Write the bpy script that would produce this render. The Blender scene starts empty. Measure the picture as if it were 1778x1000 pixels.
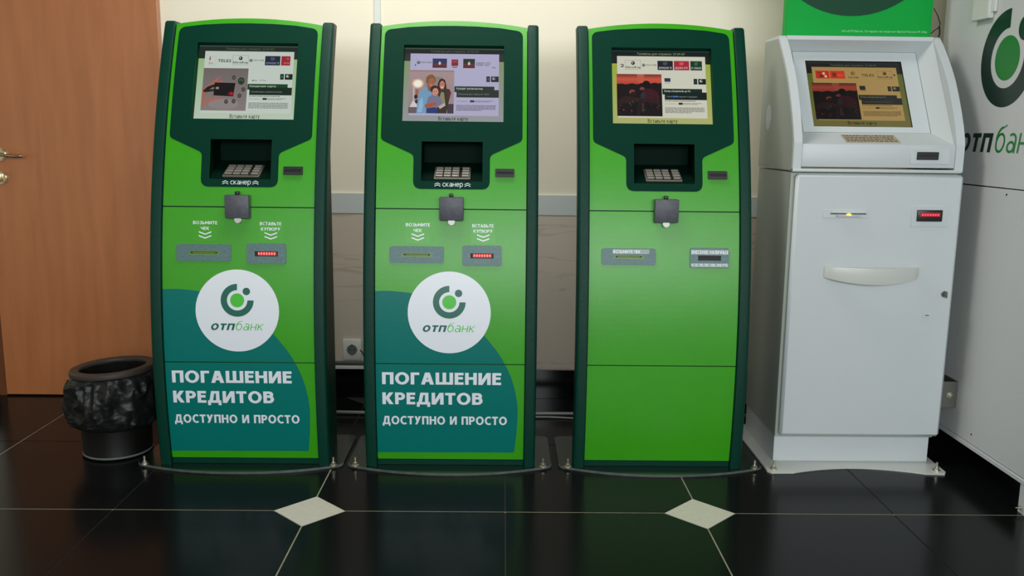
import bpy, bmesh, math, random
from mathutils import Vector, Matrix, noise
S = bpy.context.scene
COL = S.collection

# ------------------------------------------------------------------ camera
F_PX, PITCH, YAW, ROLL, EYE = 1534.26, 0.1714, 0.0112, 0.0112, 1.142
cd = bpy.data.cameras.new('camera'); cam = bpy.data.objects.new('camera', cd); COL.objects.link(cam)
cd.sensor_fit = 'HORIZONTAL'; cd.sensor_width = 36.0; cd.lens = 36.0 * F_PX / 1778.0
cd.clip_start = 0.05; cd.clip_end = 100
_f = Vector((math.sin(YAW)*math.cos(PITCH), math.cos(YAW)*math.cos(PITCH), -math.sin(PITCH)))
_r = Vector((math.cos(YAW), -math.sin(YAW), 0)); _d = _f.cross(_r)
_r2 = math.cos(ROLL)*_r - math.sin(ROLL)*_d; _d2 = math.sin(ROLL)*_r + math.cos(ROLL)*_d
m3 = Matrix((_r2, -_d2, -_f)).transposed()
cam.matrix_world = Matrix.Translation((0, 0, EYE)) @ m3.to_4x4()
S.camera = cam

# ------------------------------------------------------------------ world, light, exposure
def lin(c):
    c = c / 255.0
    return c / 12.92 if c <= 0.04045 else ((c + 0.055) / 1.055) ** 2.4
def rgb(r, g, b): return (lin(r), lin(g), lin(b), 1.0)

w = bpy.data.worlds.new('world'); S.world = w; w.use_nodes = True
bg = w.node_tree.nodes['Background']; bg.inputs[0].default_value = (0.75, 0.85, 1.0, 1); bg.inputs[1].default_value = 1.0
def area(name, loc, rot, sx, sy, power, col):
    l = bpy.data.lights.new(name, 'AREA'); l.shape = 'RECTANGLE'; l.size = sx; l.size_y = sy
    l.energy = power; l.color = col
    o = bpy.data.objects.new(name, l); COL.objects.link(o); o.location = loc; o.rotation_euler = rot
    return o
WIN_X0, WIN_X1, WIN_Z0, WIN_Z1 = -1.7, 2.7, 1.25, 2.55
area('window_daylight', ((WIN_X0+WIN_X1)/2, -2.80, (WIN_Z0+WIN_Z1)/2), (math.radians(90), 0, 0), WIN_X1-WIN_X0-.1, WIN_Z1-WIN_Z0-.1, 172, (0.94, 0.99, 1.0))
area('added_wall_fill', (-0.3, 2.7, 2.84), (0, 0, 0), 1.2, 0.6, 25, (1.0, 0.97, 0.90))  # added lamp with no known fixture, brightens the top of the back wall
S.view_settings.view_transform = 'Standard'; S.view_settings.look = 'None'
S.view_settings.gamma = 1.0; S.view_settings.use_curve_mapping = False
S.view_settings.exposure = 0.16
EMIT = 0.70

# ------------------------------------------------------------------ materials
def mat(name, col, rough=0.5, metal=0.0, bump=0.0, bscale=300.0, vary=0.0, vscale=3.0, coat=0.0, spec=0.5, speckle=0.0):
    m = bpy.data.materials.new(name); m.use_nodes = True
    n = m.node_tree.nodes; L = m.node_tree.links; p = n['Principled BSDF']
    p.inputs['Base Color'].default_value = col; p.inputs['Roughness'].default_value = rough
    p.inputs['Metallic'].default_value = metal; p.inputs['Specular IOR Level'].default_value = spec
    if coat: p.inputs['Coat Weight'].default_value = coat; p.inputs['Coat Roughness'].default_value = 0.08
    tc = n.new('ShaderNodeTexCoord')
    if vary or speckle:
        nz = n.new('ShaderNodeTexNoise'); nz.inputs['Scale'].default_value = vscale if vary else bscale; nz.inputs['Detail'].default_value = 5
        L.new(tc.outputs['Object'], nz.inputs['Vector'])
        mr = n.new('ShaderNodeMapRange'); a = vary or speckle
        mr.inputs['From Min'].default_value = 0.3; mr.inputs['From Max'].default_value = 0.7
        mr.inputs['To Min'].default_value = 1 - a; mr.inputs['To Max'].default_value = 1 + a
        L.new(nz.outputs['Fac'], mr.inputs['Value'])
        vm = n.new('ShaderNodeVectorMath'); vm.operation = 'SCALE'; vm.inputs[0].default_value = col[:3]
        L.new(mr.outputs[0], vm.inputs['Scale']); L.new(vm.outputs[0], p.inputs['Base Color'])
    if bump:
        nb = n.new('ShaderNodeTexNoise'); nb.inputs['Scale'].default_value = bscale; nb.inputs['Detail'].default_value = 2
        L.new(tc.outputs['Object'], nb.inputs['Vector'])
        b = n.new('ShaderNodeBump'); b.inputs['Strength'].default_value = bump; b.inputs['Distance'].default_value = 0.001
        L.new(nb.outputs['Fac'], b.inputs['Height']); L.new(b.outputs[0], p.inputs['Normal'])
    return m
def emis(name, col, k=1.0):
    m = bpy.data.materials.new(name); m.use_nodes = True; p = m.node_tree.nodes['Principled BSDF']
    p.inputs['Base Color'].default_value = (0, 0, 0, 1); p.inputs['Emission Color'].default_value = col
    p.inputs['Emission Strength'].default_value = k * EMIT
    return m

M = {}
M['green'] = mat('lime_green_paint', rgb(52, 153, 8), 0.36, bump=0.25, bscale=420, vary=0.03, vscale=9)
M['dark'] = mat('dark_green_mask_paint', rgb(0, 50, 37), 0.6, bump=0.25, bscale=420, spec=0.08)
M['rail'] = mat('dark_green_textured_rail', rgb(0, 54, 42), 0.38, bump=0.9, bscale=500, spec=0.2)
M['body'] = mat('kiosk_side_paint', rgb(6, 52, 32), 0.45, bump=0.4, bscale=400, spec=0.25)
M['plategrey'] = mat('grey_green_hammered_plate', rgb(80, 112, 114), 0.42, bump=0.6, bscale=350, speckle=0.35)
M['teal'] = mat('teal_print', rgb(0, 112, 106), 0.4, bump=0.2, bscale=420, spec=0.2)
M['white_print'] = mat('white_print', rgb(226, 232, 242), 0.4)
M['logo_dark'] = mat('logo_teal_print', rgb(6, 96, 82), 0.4)
M['logo_green'] = mat('logo_green_print', rgb(70, 190, 50), 0.4)
M['black'] = mat('black_plastic', rgb(20, 21, 22), 0.4)
M['void'] = mat('slot_black', rgb(6, 6, 7), 0.6)
M['boxgrey'] = mat('scuffed_grey_plastic', rgb(78, 80, 90), 0.5, bump=0.5, bscale=60, vary=0.18, vscale=60)
M['keys'] = mat('key_metal', rgb(150, 145, 136), 0.35, metal=0.4)
M['keyplate'] = mat('keypad_frame_metal', rgb(128, 124, 116), 0.4, metal=0.5)
M['chrome'] = mat('chrome', rgb(228, 228, 224), 0.3, metal=0.35)
M['bolt'] = mat('zinc_bolt', rgb(200, 196, 180), 0.3, metal=0.9)
M['slotgreen'] = mat('slot_bezel_green', rgb(96, 140, 20), 0.4)
M['slotdark'] = mat('slot_dark_green', rgb(22, 44, 8), 0.5)
M['slotlime'] = mat('slot_lime_edge', rgb(150, 190, 40), 0.4)
M['base'] = mat('base_plate_dark', rgb(6, 34, 26), 0.16, bump=0.15, bscale=200, spec=0.8)
M['baseedge'] = mat('base_plate_worn_edge', rgb(80, 90, 88), 0.4, vary=0.25, vscale=30)
M['white'] = mat('white_powder_coat', rgb(196, 203, 206), 0.45, bump=0.25, bscale=300)
M['shaded_white'] = mat('white_paint_with_shade', rgb(156, 165, 156), 0.5, bump=0.25, bscale=300)  # white paint greyed so the terminal's sides carry their shade in the colour
M['handle'] = mat('handle_light_grey', rgb(196, 200, 196), 0.3)
M['groove'] = mat('grey_gap', rgb(96, 104, 102), 0.6)
M['steel'] = mat('galvanised_steel', rgb(120, 122, 116), 0.4, metal=0.7)
M['leadred'] = emis('red_indicator', (1.0, 0.03, 0.03, 1), 3.0)
M['leadhot'] = emis('red_indicator_core', (1.0, 0.16, 0.13, 1), 2.4)
M['amber'] = emis('amber_slot_light', (1.0, 0.62, 0.08, 1), 2.5)
M['cabwhite'] = mat('cabinet_white_paint', rgb(206, 210, 212), 0.42, bump=0.15, bscale=200)
M['signgreen'] = mat('sign_green', rgb(0, 158, 60), 0.5, spec=0.15)
M['signdark'] = mat('sign_dark_green', rgb(24, 68, 48), 0.5, spec=0.15)
M['signtext'] = mat('sign_small_text', rgb(150, 220, 160), 0.5)
M['sticker'] = mat('notice_sticker', rgb(176, 168, 146), 0.4, vary=0.25, vscale=120)
M['cable'] = mat('black_cable', rgb(14, 14, 14), 0.45)
M['darkpipe'] = mat('dark_grey_corrugated_pipe', rgb(70, 72, 70), 0.4)
M['hose'] = mat('grey_hose', rgb(130, 134, 130), 0.4, metal=0.4)
M['bin'] = mat('black_bin_plastic', rgb(15, 14, 14), 0.45, spec=0.25)
M['binrim'] = mat('dark_taupe_bin_rim', rgb(58, 51, 46), 0.5, spec=0.3)
M['bag'] = mat('black_polythene', rgb(24, 25, 26), 0.42, bump=0.8, bscale=70, spec=0.32)
M['lining'] = mat('matt_black_lining', rgb(12, 12, 12), 0.8, spec=0.1)
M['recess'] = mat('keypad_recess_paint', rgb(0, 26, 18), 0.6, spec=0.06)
M['floor'] = mat('black_polished_granite', rgb(16, 17, 18), 0.2, vary=0.18, vscale=260, spec=0.12)
M['diamond'] = mat('pale_grey_stone', rgb(206, 202, 190), 0.3, vary=0.05, vscale=50)
M['groutdark'] = mat('dark_grout', rgb(34, 35, 34), 0.8)
M['groutlight'] = mat('light_grout', rgb(150, 146, 124), 0.8, vary=0.15, vscale=40)
M['baseboard'] = mat('black_baseboard', rgb(12, 12, 13), 0.15)
M['ceiling'] = mat('ceiling_paint', rgb(140, 138, 130), 0.8)
M['trim'] = mat('pale_blue_grey_trim_tile', rgb(204, 212, 210), 0.25)
M['plastic'] = mat('white_plastic', rgb(215, 218, 214), 0.35)
M['brass'] = mat('door_hardware_nickel', rgb(205, 190, 165), 0.22, metal=1.0)

def wall_mat(name, col, vein=0.0):
    m = mat(name, col, 0.6, bump=0.12, bscale=80, vary=0.025, vscale=2.5)
    if vein:
        n = m.node_tree.nodes; L = m.node_tree.links; p = n['Principled BSDF']
        src = p.inputs['Base Color'].links[0].from_socket
        tc = n.new('ShaderNodeTexCoord'); nz = n.new('ShaderNodeTexNoise')
        mp = n.new('ShaderNodeMapping'); mp.inputs['Scale'].default_value = (1.0, 1.0, 5.0)
        nz.inputs['Scale'].default_value = 1.1; nz.inputs['Detail'].default_value = 4; nz.inputs['Distortion'].default_value = 0.6
        L.new(tc.outputs['Object'], mp.inputs[0]); L.new(mp.outputs[0], nz.inputs['Vector'])
        s = n.new('ShaderNodeMath'); s.operation = 'SUBTRACT'; s.inputs[1].default_value = 0.5
        a = n.new('ShaderNodeMath'); a.operation = 'ABSOLUTE'
        mr = n.new('ShaderNodeMapRange'); mr.inputs['From Max'].default_value = 0.012; mr.inputs['To Min'].default_value = vein; mr.inputs['To Max'].default_value = 0
        L.new(nz.outputs['Fac'], s.inputs[0]); L.new(s.outputs[0], a.inputs[0]); L.new(a.outputs[0], mr.inputs['Value'])
        mx = n.new('ShaderNodeMix'); mx.data_type = 'RGBA'
        mx.inputs[7].default_value = rgb(150, 132, 110)
        L.new(mr.outputs[0], mx.inputs[0]); L.new(src, mx.inputs[6]); L.new(mx.outputs[2], p.inputs['Base Color'])
        p.inputs['Roughness'].default_value = 0.35
    return m
M['wall'] = wall_mat('cream_wall_paint', rgb(240, 233, 212))
M['walltile'] = wall_mat('cream_marble_tile', rgb(204, 193, 178), 0.35)

def wood_mat():
    m = bpy.data.materials.new('orange_brown_veneer'); m.use_nodes = True
    n = m.node_tree.nodes; L = m.node_tree.links; p = n['Principled BSDF']
    tc = n.new('ShaderNodeTexCoord'); mp = n.new('ShaderNodeMapping'); mp.inputs['Scale'].default_value = (9, 9, 0.9)
    nz = n.new('ShaderNodeTexNoise'); nz.inputs['Scale'].default_value = 2.2; nz.inputs['Detail'].default_value = 8; nz.inputs['Distortion'].default_value = 0.4
    cr = n.new('ShaderNodeValToRGB')
    cr.color_ramp.elements[0].position = 0.25; cr.color_ramp.elements[0].color = rgb(160, 93, 46)
    cr.color_ramp.elements[1].position = 0.75; cr.color_ramp.elements[1].color = rgb(180, 110, 62)
    L.new(tc.outputs['Object'], mp.inputs[0]); L.new(mp.outputs[0], nz.inputs['Vector']); L.new(nz.outputs['Fac'], cr.inputs[0])
    L.new(cr.outputs[0], p.inputs['Base Color']); p.inputs['Roughness'].default_value = 0.38
    p.inputs['Coat Weight'].default_value = 1.0; p.inputs['Coat Roughness'].default_value = 0.35
    return m
M['wood'] = wood_mat()
M['woodedge'] = mat('darker_wood_edge', rgb(100, 54, 24), 0.5)

def screen_mat():
    m = bpy.data.materials.new('lit_display'); m.use_nodes = True
    n = m.node_tree.nodes; L = m.node_tree.links; p = n['Principled BSDF']
    at = n.new('ShaderNodeAttribute'); at.attribute_name = 'Col'
    L.new(at.outputs['Color'], p.inputs['Emission Color']); p.inputs['Emission Strength'].default_value = EMIT
    p.inputs['Base Color'].default_value = (0.003, 0.003, 0.003, 1); p.inputs['Roughness'].default_value = 0.22
    return m
M['screen'] = screen_mat()

# ------------------------------------------------------------------ helpers
def tag(o, label=None, cat=None, group=None, kind=None):
    if label: o['label'] = label
    if cat: o['category'] = cat
    if group: o['group'] = group
    if kind: o['kind'] = kind
    return o
def empty(name, loc=(0, 0, 0), rz=0.0):
    o = bpy.data.objects.new(name, None); COL.objects.link(o); o.location = loc; o.rotation_euler = (0, 0, rz)
    o.empty_display_size = 0.1
    return o
def link(name, me, m, parent=None, smooth=None):
    o = bpy.data.objects.new(name, me); COL.objects.link(o)
    if m is not None and not me.materials: me.materials.append(m)
    if parent: o.parent = parent
    if smooth is not None:
        me.polygons.foreach_set('use_smooth', [True] * len(me.polygons))
        try: me.set_sharp_from_angle(angle=math.radians(smooth))
        except Exception: pass
    return o
def fin(name, bm, m, parent=None, smooth=None):
    me = bpy.data.meshes.new(name)
    bmesh.ops.recalc_face_normals(bm, faces=bm.faces)
    bm.to_mesh(me); bm.free()
    return link(name, me, m, parent, smooth)
def add_box(bm, x0, x1, y0, y1, z0, z1, bev=0.0, seg=2):
    r = bmesh.ops.create_cube(bm, size=1.0)
    vs = r['verts']
    for v in vs:
        v.co = Vector(((x0+x1)/2 + v.co.x*(x1-x0), (y0+y1)/2 + v.co.y*(y1-y0), (z0+z1)/2 + v.co.z*(z1-z0)))
    if bev:
        es = list({e for v in vs for e in v.link_edges})
        bmesh.ops.bevel(bm, geom=es, offset=bev, segments=seg, affect='EDGES', profile=0.5)
    return bm
def box(name, m, parent, x0, x1, y0, y1, z0, z1, bev=0.0, seg=2):
    bm = bmesh.new(); add_box(bm, x0, x1, y0, y1, z0, z1, bev, seg)
    return fin(name, bm, m, parent, 40 if bev else None)
def add_cyl(bm, c, axis, r, h, n=24, r2=None):
    """cylinder centred at c along axis"""
    q = Vector((0, 0, 1)).rotation_difference(Vector(axis)).to_matrix().to_4x4()
    bmesh.ops.create_cone(bm, cap_ends=True, segments=n, radius1=r, radius2=r if r2 is None else r2, depth=h, matrix=Matrix.Translation(c) @ q)
def prism(name, m, parent, pts, a0, a1, axis='x', smooth=None, bev=0.0):
    """polygon extruded: axis x -> pts are (y,z); axis z -> pts are (x,y); axis y -> pts (x,z)"""
    bm = bmesh.new()
    def P3(p, a):
        return {'x': (a, p[0], p[1]), 'z': (p[0], p[1], a), 'y': (p[0], a, p[1])}[axis]
    A = [bm.verts.new(P3(p, a0)) for p in pts]; B = [bm.verts.new(P3(p, a1)) for p in pts]
    bm.faces.new(A); bm.faces.new(B[::-1])
    for i in range(len(pts)):
        j = (i+1) % len(pts); bm.faces.new((A[i], A[j], B[j], B[i]))
    if bev:
        bmesh.ops.bevel(bm, geom=[e for e in bm.edges], offset=bev, segments=2, affect='EDGES')
    return fin(name, bm, m, parent, smooth)
def round_poly(pts, rs, n=6):
    out = []; N = len(pts)
    if not hasattr(rs, '__len__'): rs = [rs]*N
    for i in range(N):
        p = Vector(pts[i]); a = Vector(pts[i-1]); b = Vector(pts[(i+1) % N]); r = rs[i]
        if r <= 0: out.append(tuple(p)); continue
        u = (a-p).normalized(); v = (b-p).normalized()
        ang = u.angle(v); t = min(r / math.tan(ang/2), (a-p).length*0.49, (b-p).length*0.49)
        s = p + u*t; e = p + v*t
        for k in range(n+1):
            f = k/n
            out.append(tuple((1-f)**2*s + 2*f*(1-f)*p + f*f*e))
    return out
def circ(cx, cy, r, n=48, a0=0, a1=360, ry=None):
    ry = r if ry is None else ry
    full = abs(a1-a0) >= 360
    k = n if full else n+1
    return [(cx + r*math.cos(math.radians(a0+(a1-a0)*i/n)), cy + ry*math.sin(math.radians(a0+(a1-a0)*i/n))) for i in range(k)]
def ring34(cx, cy, R, r):
    return circ(cx, cy, R, 48, 90, 360) + circ(cx, cy, r, 48, 360, 90)
def flat_mesh(outlines, thick=0.0):
    """2-D outlines (even-odd holes) -> mesh in XY, top face at z=thick"""
    cu = bpy.data.curves.new('outline', 'CURVE'); cu.dimensions = '2D'; cu.fill_mode = 'BOTH'; cu.extrude = thick/2
    for pts in outlines:
        s = cu.splines.new('POLY'); s.points.add(len(pts)-1)
        for i, p in enumerate(pts): s.points[i].co = (p[0], p[1], 0, 1)
        s.use_cyclic_u = True
    o = bpy.data.objects.new('outline', cu)
    me = bpy.data.meshes.new_from_object(o)
    bpy.data.objects.remove(o); bpy.data.curves.remove(cu)
    if thick:
        for v in me.vertices: v.co.z += thick/2
    return me
def text_raw(body, bold=0.0, shear=0.0, space=1.0, align='LEFT'):
    cu = bpy.data.curves.new('text', 'FONT'); cu.body = body; cu.size = 1; cu.offset = bold; cu.shear = shear
    cu.space_character = space; cu.resolution_u = 3; cu.align_x = align; cu.fill_mode = 'FRONT'
    o = bpy.data.objects.new('text', cu); me = bpy.data.meshes.new_from_object(o)
    bpy.data.objects.remove(o); bpy.data.curves.remove(cu)
    return me
def text_mesh(body, x0, x1, y0, y1, bold=0.0, shear=0.0, space=1.0):
    me = text_raw(body, bold, shear, space)
    xs = [v.co.x for v in me.vertices]; ys = [v.co.y for v in me.vertices]
    ax, bx, ay, by = min(xs), max(xs), min(ys), max(ys)
    for v in me.vertices:
        v.co = Vector((x0 + (v.co.x-ax)/(bx-ax)*(x1-x0), y0 + (v.co.y-ay)/(by-ay)*(y1-y0), 0))
    return me
# ---- stroke lettering: every glyph is a set of bars, slanted bars and arcs
def _R(x0, y0, x1, y1): return [(x0, y0), (x1, y0), (x1, y1), (x0, y1)]
def _Q(x0, y0, x1, y1, t): return [(x0-t/2, y0), (x0+t/2, y0), (x1+t/2, y1), (x1-t/2, y1)]
def _A(cx, cy, rx, ry, a0, a1, t, n=16, th=None):
    """arc band, outer radii rx, ry"""
    th = t if th is None else th; out = []
    P0 = [(math.cos(math.radians(a0+(a1-a0)*i/n)), math.sin(math.radians(a0+(a1-a0)*i/n))) for i in range(n+1)]
    for i in range(n):
        (c0, s0), (c1, s1) = P0[i], P0[i+1]
        out.append([(cx+rx*c0, cy+ry*s0), (cx+rx*c1, cy+ry*s1), (cx+(rx-t)*c1, cy+(ry-th)*s1), (cx+(rx-t)*c0, cy+(ry-th)*s0)])
    return out
def _bowl(x, w, y0, y1, t, b):
    r = (y1-y0)/2; rx = min(r, w-x-t*.3)
    return [_R(x, y1-b, w-rx, y1), _R(x, y0, w-rx, y0+b)] + _A(w-rx, (y0+y1)/2, rx, r, -90, 90, t, 12, b)
def glyph(ch, t):
    b = t*.84; h = t/2; X = .72
    if ch == ' ': return .34, []
    if ch == ',': return .2, [_Q(.08, -.14, .14, .14, t)]
    if ch == '.': return .2, [_R(.05, 0, .05+t, t)]
    if ch == 'П': w = .80; return w, [_R(0, 0, t, 1), _R(w-t, 0, w, 1), _R(0, 1-b, w, 1)]
    if ch == 'О': w = .98; return w, _A(w/2, .5, w/2, .52, 0, 360, t, 32, b)
    if ch == 'Г': w = .60; return w, [_R(0, 0, t, 1), _R(0, 1-b, w, 1)]
    if ch == 'А': w = .92; return w, [_Q(t*.58, 0, w/2-t*.12, 1, t*1.1), _Q(w-t*.58, 0, w/2+t*.12, 1, t*1.1), _R(w*.24, .22, w*.76, .22+b)]
    if ch == 'Ш': w = 1.22; return w, [_R(0, 0, t, 1), _R(w/2-h, 0, w/2+h, 1), _R(w-t, 0, w, 1), _R(0, 0, w, b)]
    if ch == 'Е': w = .62; return w, [_R(0, 0, t, 1), _R(0, 0, w, b), _R(0, 1-b, w, 1), _R(0, .44, w*.93, .44+b)]
    if ch == 'Н': w = .82; return w, [_R(0, 0, t, 1), _R(w-t, 0, w, 1), _R(0, .43, w, .43+b)]
    if ch in 'ИЙ': w = .86; return w, [_R(0, 0, t, 1), _R(w-t, 0, w, 1), _Q(t*.62, .0, w-t*.62, 1, t*1.1)]
    if ch == 'К': w = .80; return w, [_R(0, 0, t, 1), _Q(t*1.15, .46, w-t*.62, 1, t*1.2), _Q(w-t*.60, 0, t*1.15, .62, t*1.2)]
    if ch == 'Р': w = .72; return w, [_R(0, 0, t, 1)] + _bowl(t*.5, w, .36, 1, t, b)
    if ch == 'В': w = .76; return w, [_R(0, 0, t, 1)] + _bowl(t*.5, w*.94, .46, 1, t, b) + _bowl(t*.5, w, 0, .46+b, t, b)
    if ch == 'Ь': w = .74; return w, [_R(0, 0, t, 1)] + _bowl(t*.5, w, 0, .60, t, b)
    if ch == 'Ы': w = 1.0; return w, [_R(0, 0, t, 1), _R(w-t, 0, w, 1)] + _bowl(t*.5, w-t*1.5, 0, .60, t, b)
    if ch == 'Д': w = .96; return w, [_R(0, 0, w, b), _R(0, -.20, t*.85, b), _R(w-t*.85, -.20, w, b), _R(w-.12-t, 0, w-.12, 1), _R(.26, 1-b, w-.12, 1), _Q(.10+h, b*.5, .26+h, 1, t)]
    if ch == 'Т': w = .74; return w, [_R(w/2-h, 0, w/2+h, 1), _R(0, 1-b, w, 1)]
    if ch == 'С': w = .78; return w, _A(.50, .5, .50, .52, 52, 308, t, 24, b)
    if ch == 'У': w = .80; return w, [_Q(w*.50, .28, t*.55, 1, t*1.1), _Q(w*.24, 0, w-t*.55, 1, t*1.1)]
    if ch == 'Л': w = .84; return w, [_R(w-t, 0, w, 1), _R(.22, 1-b, w, 1), _Q(t*.55, 0, .22+h, 1, t)]
    if ch == 'М': w = 1.06; return w, [_R(0, 0, t, 1), _R(w-t, 0, w, 1), _Q(w/2, .22, t*.6, 1, t*1.1), _Q(w/2, .22, w-t*.6, 1, t*1.1)]
    if ch == 'З': w = .68; return w, _A(.30, .74, .36, .28, -90, 140, t, 14, b) + _A(.30, .27, .38, .29, -140, 90, t, 14, b)
    if ch == 'Ч': w = .76; return w, [_R(w-t, 0, w, 1), _R(0, .62, t, 1), _R(.30, .36, w, .36+b)] + _A(.30, .66, .30, .30, 180, 270, t, 8, b)
    if ch == 'Ю': w = 1.28; return w, [_R(0, 0, t, 1), _R(0, .43, .40, .43+b)] + _A(w-.46, .5, .46, .52, 0, 360, t, 24, b)
    if ch == 'Х': w = .82; return w, [_Q(t*.6, 0, w-t*.6, 1, t*1.2), _Q(w-t*.6, 0, t*.6, 1, t*1.2)]
    if ch == 'о': w = .72; return w, _A(w/2, X/2, w/2, X/2+.015, 0, 360, t, 24, b)
    if ch == 'т': w = .58; return w, [_R(w/2-h, 0, w/2+h, X), _R(0, X-b, w, X)]
    if ch == 'п': w = .66; return w, [_R(0, 0, t, X), _R(w-t, 0, w, X), _R(0, X-b, w, X)]
    if ch == 'н': w = .66; return w, [_R(0, 0, t, X), _R(w-t, 0, w, X), _R(0, .31, w, .31+b)]
    if ch == 'к': w = .64; return w, [_R(0, 0, t, X), _Q(t*1.1, .30, w-t*.6, X, t*1.15), _Q(w-t*.55, 0, t*1.1, .46, t*1.15)]
    if ch == 'а': w = .66; return w, [_R(w-t, 0, w, X*.62)] + _A(.32, X*.60, .34, X*.41, 0, 130, t, 10, b) + _A(w*.45, .215, w*.45, .225, 0, 360, t, 20, b)
    if ch == 'б': w = .72; return w, _A(w/2, X/2, w/2, X/2+.015, 0, 360, t, 24, b) + _A(w*.62, .48, w*.62, .50, 95, 182, t, 12, b) + [_Q(w*.60, .90, w*.92, 1.02, t*.9)]
    if ch == 'в': w = .64; return w, [_R(0, 0, t, X)] + _bowl(t*.5, w*.94, .33, X, t, b) + _bowl(t*.5, w, 0, .33+b, t, b)
    if ch == 'ь': w = .62; return w, [_R(0, 0, t, X)] + _bowl(t*.5, w, 0, .44, t, b)
    if ch == 'е': w = .68; return w, _A(w/2, X/2, w/2, X/2+.015, 0, 318, t, 22, b) + [_R(t*.5, X/2-b/2, w-.01, X/2+b/2)]
    if ch == 'с': w = .60; return w, _A(.37, X/2, .37, X/2+.015, 50, 310, t, 18, b)
    if ch == 'р': w = .70; return w, [_R(0, -.28, t, X)] + _A(w-.36, X/2, .36, X/2+.015, 0, 360, t, 20, b)
    if ch == 'у': w = .62; return w, [_Q(w*.50, .06, t*.55, X, t*1.05), _Q(w*.24, -.28, w-t*.55, X, t*1.05)]
    return None
def stroke_text(body, x0, x1, y0, y1, t=.2, shear=0.0, gap=.13):
    """baseline y0, capital height up to y1"""
    polys = []; x = 0
    for ch in body:
        w_, ps = glyph(ch, t)
        for p in ps: polys.append([(a+x+shear*b_, b_) for a, b_ in p])
        x += w_ + gap
    x -= gap
    bm = bmesh.new(); lo = min(a for p in polys for a, _ in p); hi = max(a for p in polys for a, _ in p)
    for pi, p in enumerate(polys):
        q_ = [(x0+(a-lo)/(hi-lo)*(x1-x0), y0+b_*(y1-y0)) for a, b_ in p]
        ar = sum(q_[i][0]*q_[(i+1) % len(q_)][1]-q_[(i+1) % len(q_)][0]*q_[i][1] for i in range(len(q_)))
        bm.faces.new([bm.verts.new((a, b_, pi % 40 * .00002)) for a, b_ in (q_ if ar > 0 else q_[::-1])])
    me = bpy.data.meshes.new('lettering'); bm.to_mesh(me); bm.free(); return me
def merge(mes):
    bm = bmesh.new()
    for me in mes:
        bm.from_mesh(me); bpy.data.meshes.remove(me)
    me = bpy.data.meshes.new('merged'); bm.to_mesh(me); bm.free(); return me
def tube(name, pts, r, m, parent=None, res=8, bevres=3):
    cu = bpy.data.curves.new(name, 'CURVE'); cu.dimensions = '3D'; cu.bevel_depth = r; cu.bevel_resolution = bevres; cu.use_fill_caps = True
    s = cu.splines.new('BEZIER'); s.bezier_points.add(len(pts)-1)
    for i, p in enumerate(pts):
        b = s.bezier_points[i]; b.co = p; b.handle_left_type = b.handle_right_type = 'AUTO'
    s.resolution_u = res
    o = bpy.data.objects.new(name, cu); me = bpy.data.meshes.new_from_object(o); me.name = name
    bpy.data.objects.remove(o); bpy.data.curves.remove(cu)
    return link(name, me, m, parent, 60)
def copy_tree(o, parent=None):
    c = o.copy(); COL.objects.link(c); c.parent = parent
    for ch in list(o.children): copy_tree(ch, c)
    return c

# kiosk front profile: y as a function of height (bows forward at knee height, leans back towards the top)
def P(z): return ((0.0102229*z + 0.1820204)*z - 0.1276883)*z - 0.0718182
def dP(z): return (3*0.0102229*z + 2*0.1820204)*z - 0.1276883
GRID = 0.02
def bend(me, off=0.0):
    """mesh in (x, height, depth) -> wrapped on the curved kiosk front"""
    bm = bmesh.new(); bm.from_mesh(me)
    ys = [v.co.y for v in bm.verts]; lo, hi = min(ys), max(ys)
    k = math.ceil(lo/GRID)
    while k*GRID < hi:
        bmesh.ops.bisect_plane(bm, geom=bm.verts[:]+bm.edges[:]+bm.faces[:], plane_co=(0, k*GRID, 0), plane_no=(0, 1, 0), dist=1e-6)
        k += 1
    for v in bm.verts:
        z = v.co.y; k = math.floor(z/GRID); a, b = k*GRID, (k+1)*GRID
        y = P(a) + (P(b)-P(a))*(z-a)/GRID
        v.co = Vector((v.co.x, y - off - v.co.z, z))
    bm.to_mesh(me); bm.free(); return me
def cplate(name, m, parent, outlines, thick, off=0.0):
    return link(name, bend(flat_mesh(outlines, thick), off), m, parent)

# ================================================================== SETTING
X0, Y0, T, HALF = 0.0155, 2.5596, 0.6, 0.109
WX0, WX1, WY0, WY1, CH = X0-6*T, X0+6*T, Y0-9*T, 3.7655, 2.9
fl = box('floor', M['groutdark'], None, WX0, WX1, WY0, WY1, -0.06, -0.002); tag(fl, kind='structure')
cache = {}
def tile_mesh(corner):
    if corner in cache: return cache[corner]
    g = 0.0022; c = HALF + g*1.2
    a, b = g, T-g
    quads = {(0, 0): [(c, a), (b, a), (b, b), (a, b), (a, c)], (1, 0): [(a, a), (T-c, a), (b, c), (b, b), (a, b)],
             (1, 1): [(a, a), (b, a), (b, T-c), (T-c, b), (a, b)], (0, 1): [(a, a), (b, a), (b, b), (c, b), (a, T-c)]}
    pts = quads[corner]
    bm = bmesh.new()
    top = [bm.verts.new((x, y, 0)) for x, y in pts]; bot = [bm.verts.new((x, y, -0.01)) for x, y in pts]
    bm.faces.new(top)
    for i in range(len(pts)):
        j = (i+1) % len(pts); bm.faces.new((top[j], top[i], bot[i], bot[j]))
    me = bpy.data.meshes.new('floor_tile'); bm.to_mesh(me); bm.free(); me.materials.append(M['floor']); cache[corner] = me
    return me
for a in range(-6, 6):
    for b in range(-9, 2):
        c = None
        for di in (0, 1):
            for dj in (0, 1):
                if (a+di) % 2 == 1 and (b+dj) % 2 == 0: c = (di, dj)
        o = bpy.data.objects.new('floor_tile', tile_mesh(c)); COL.objects.link(o); o.parent = fl
        o.location = (X0+a*T, Y0+b*T, 0)
dm = None
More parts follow.
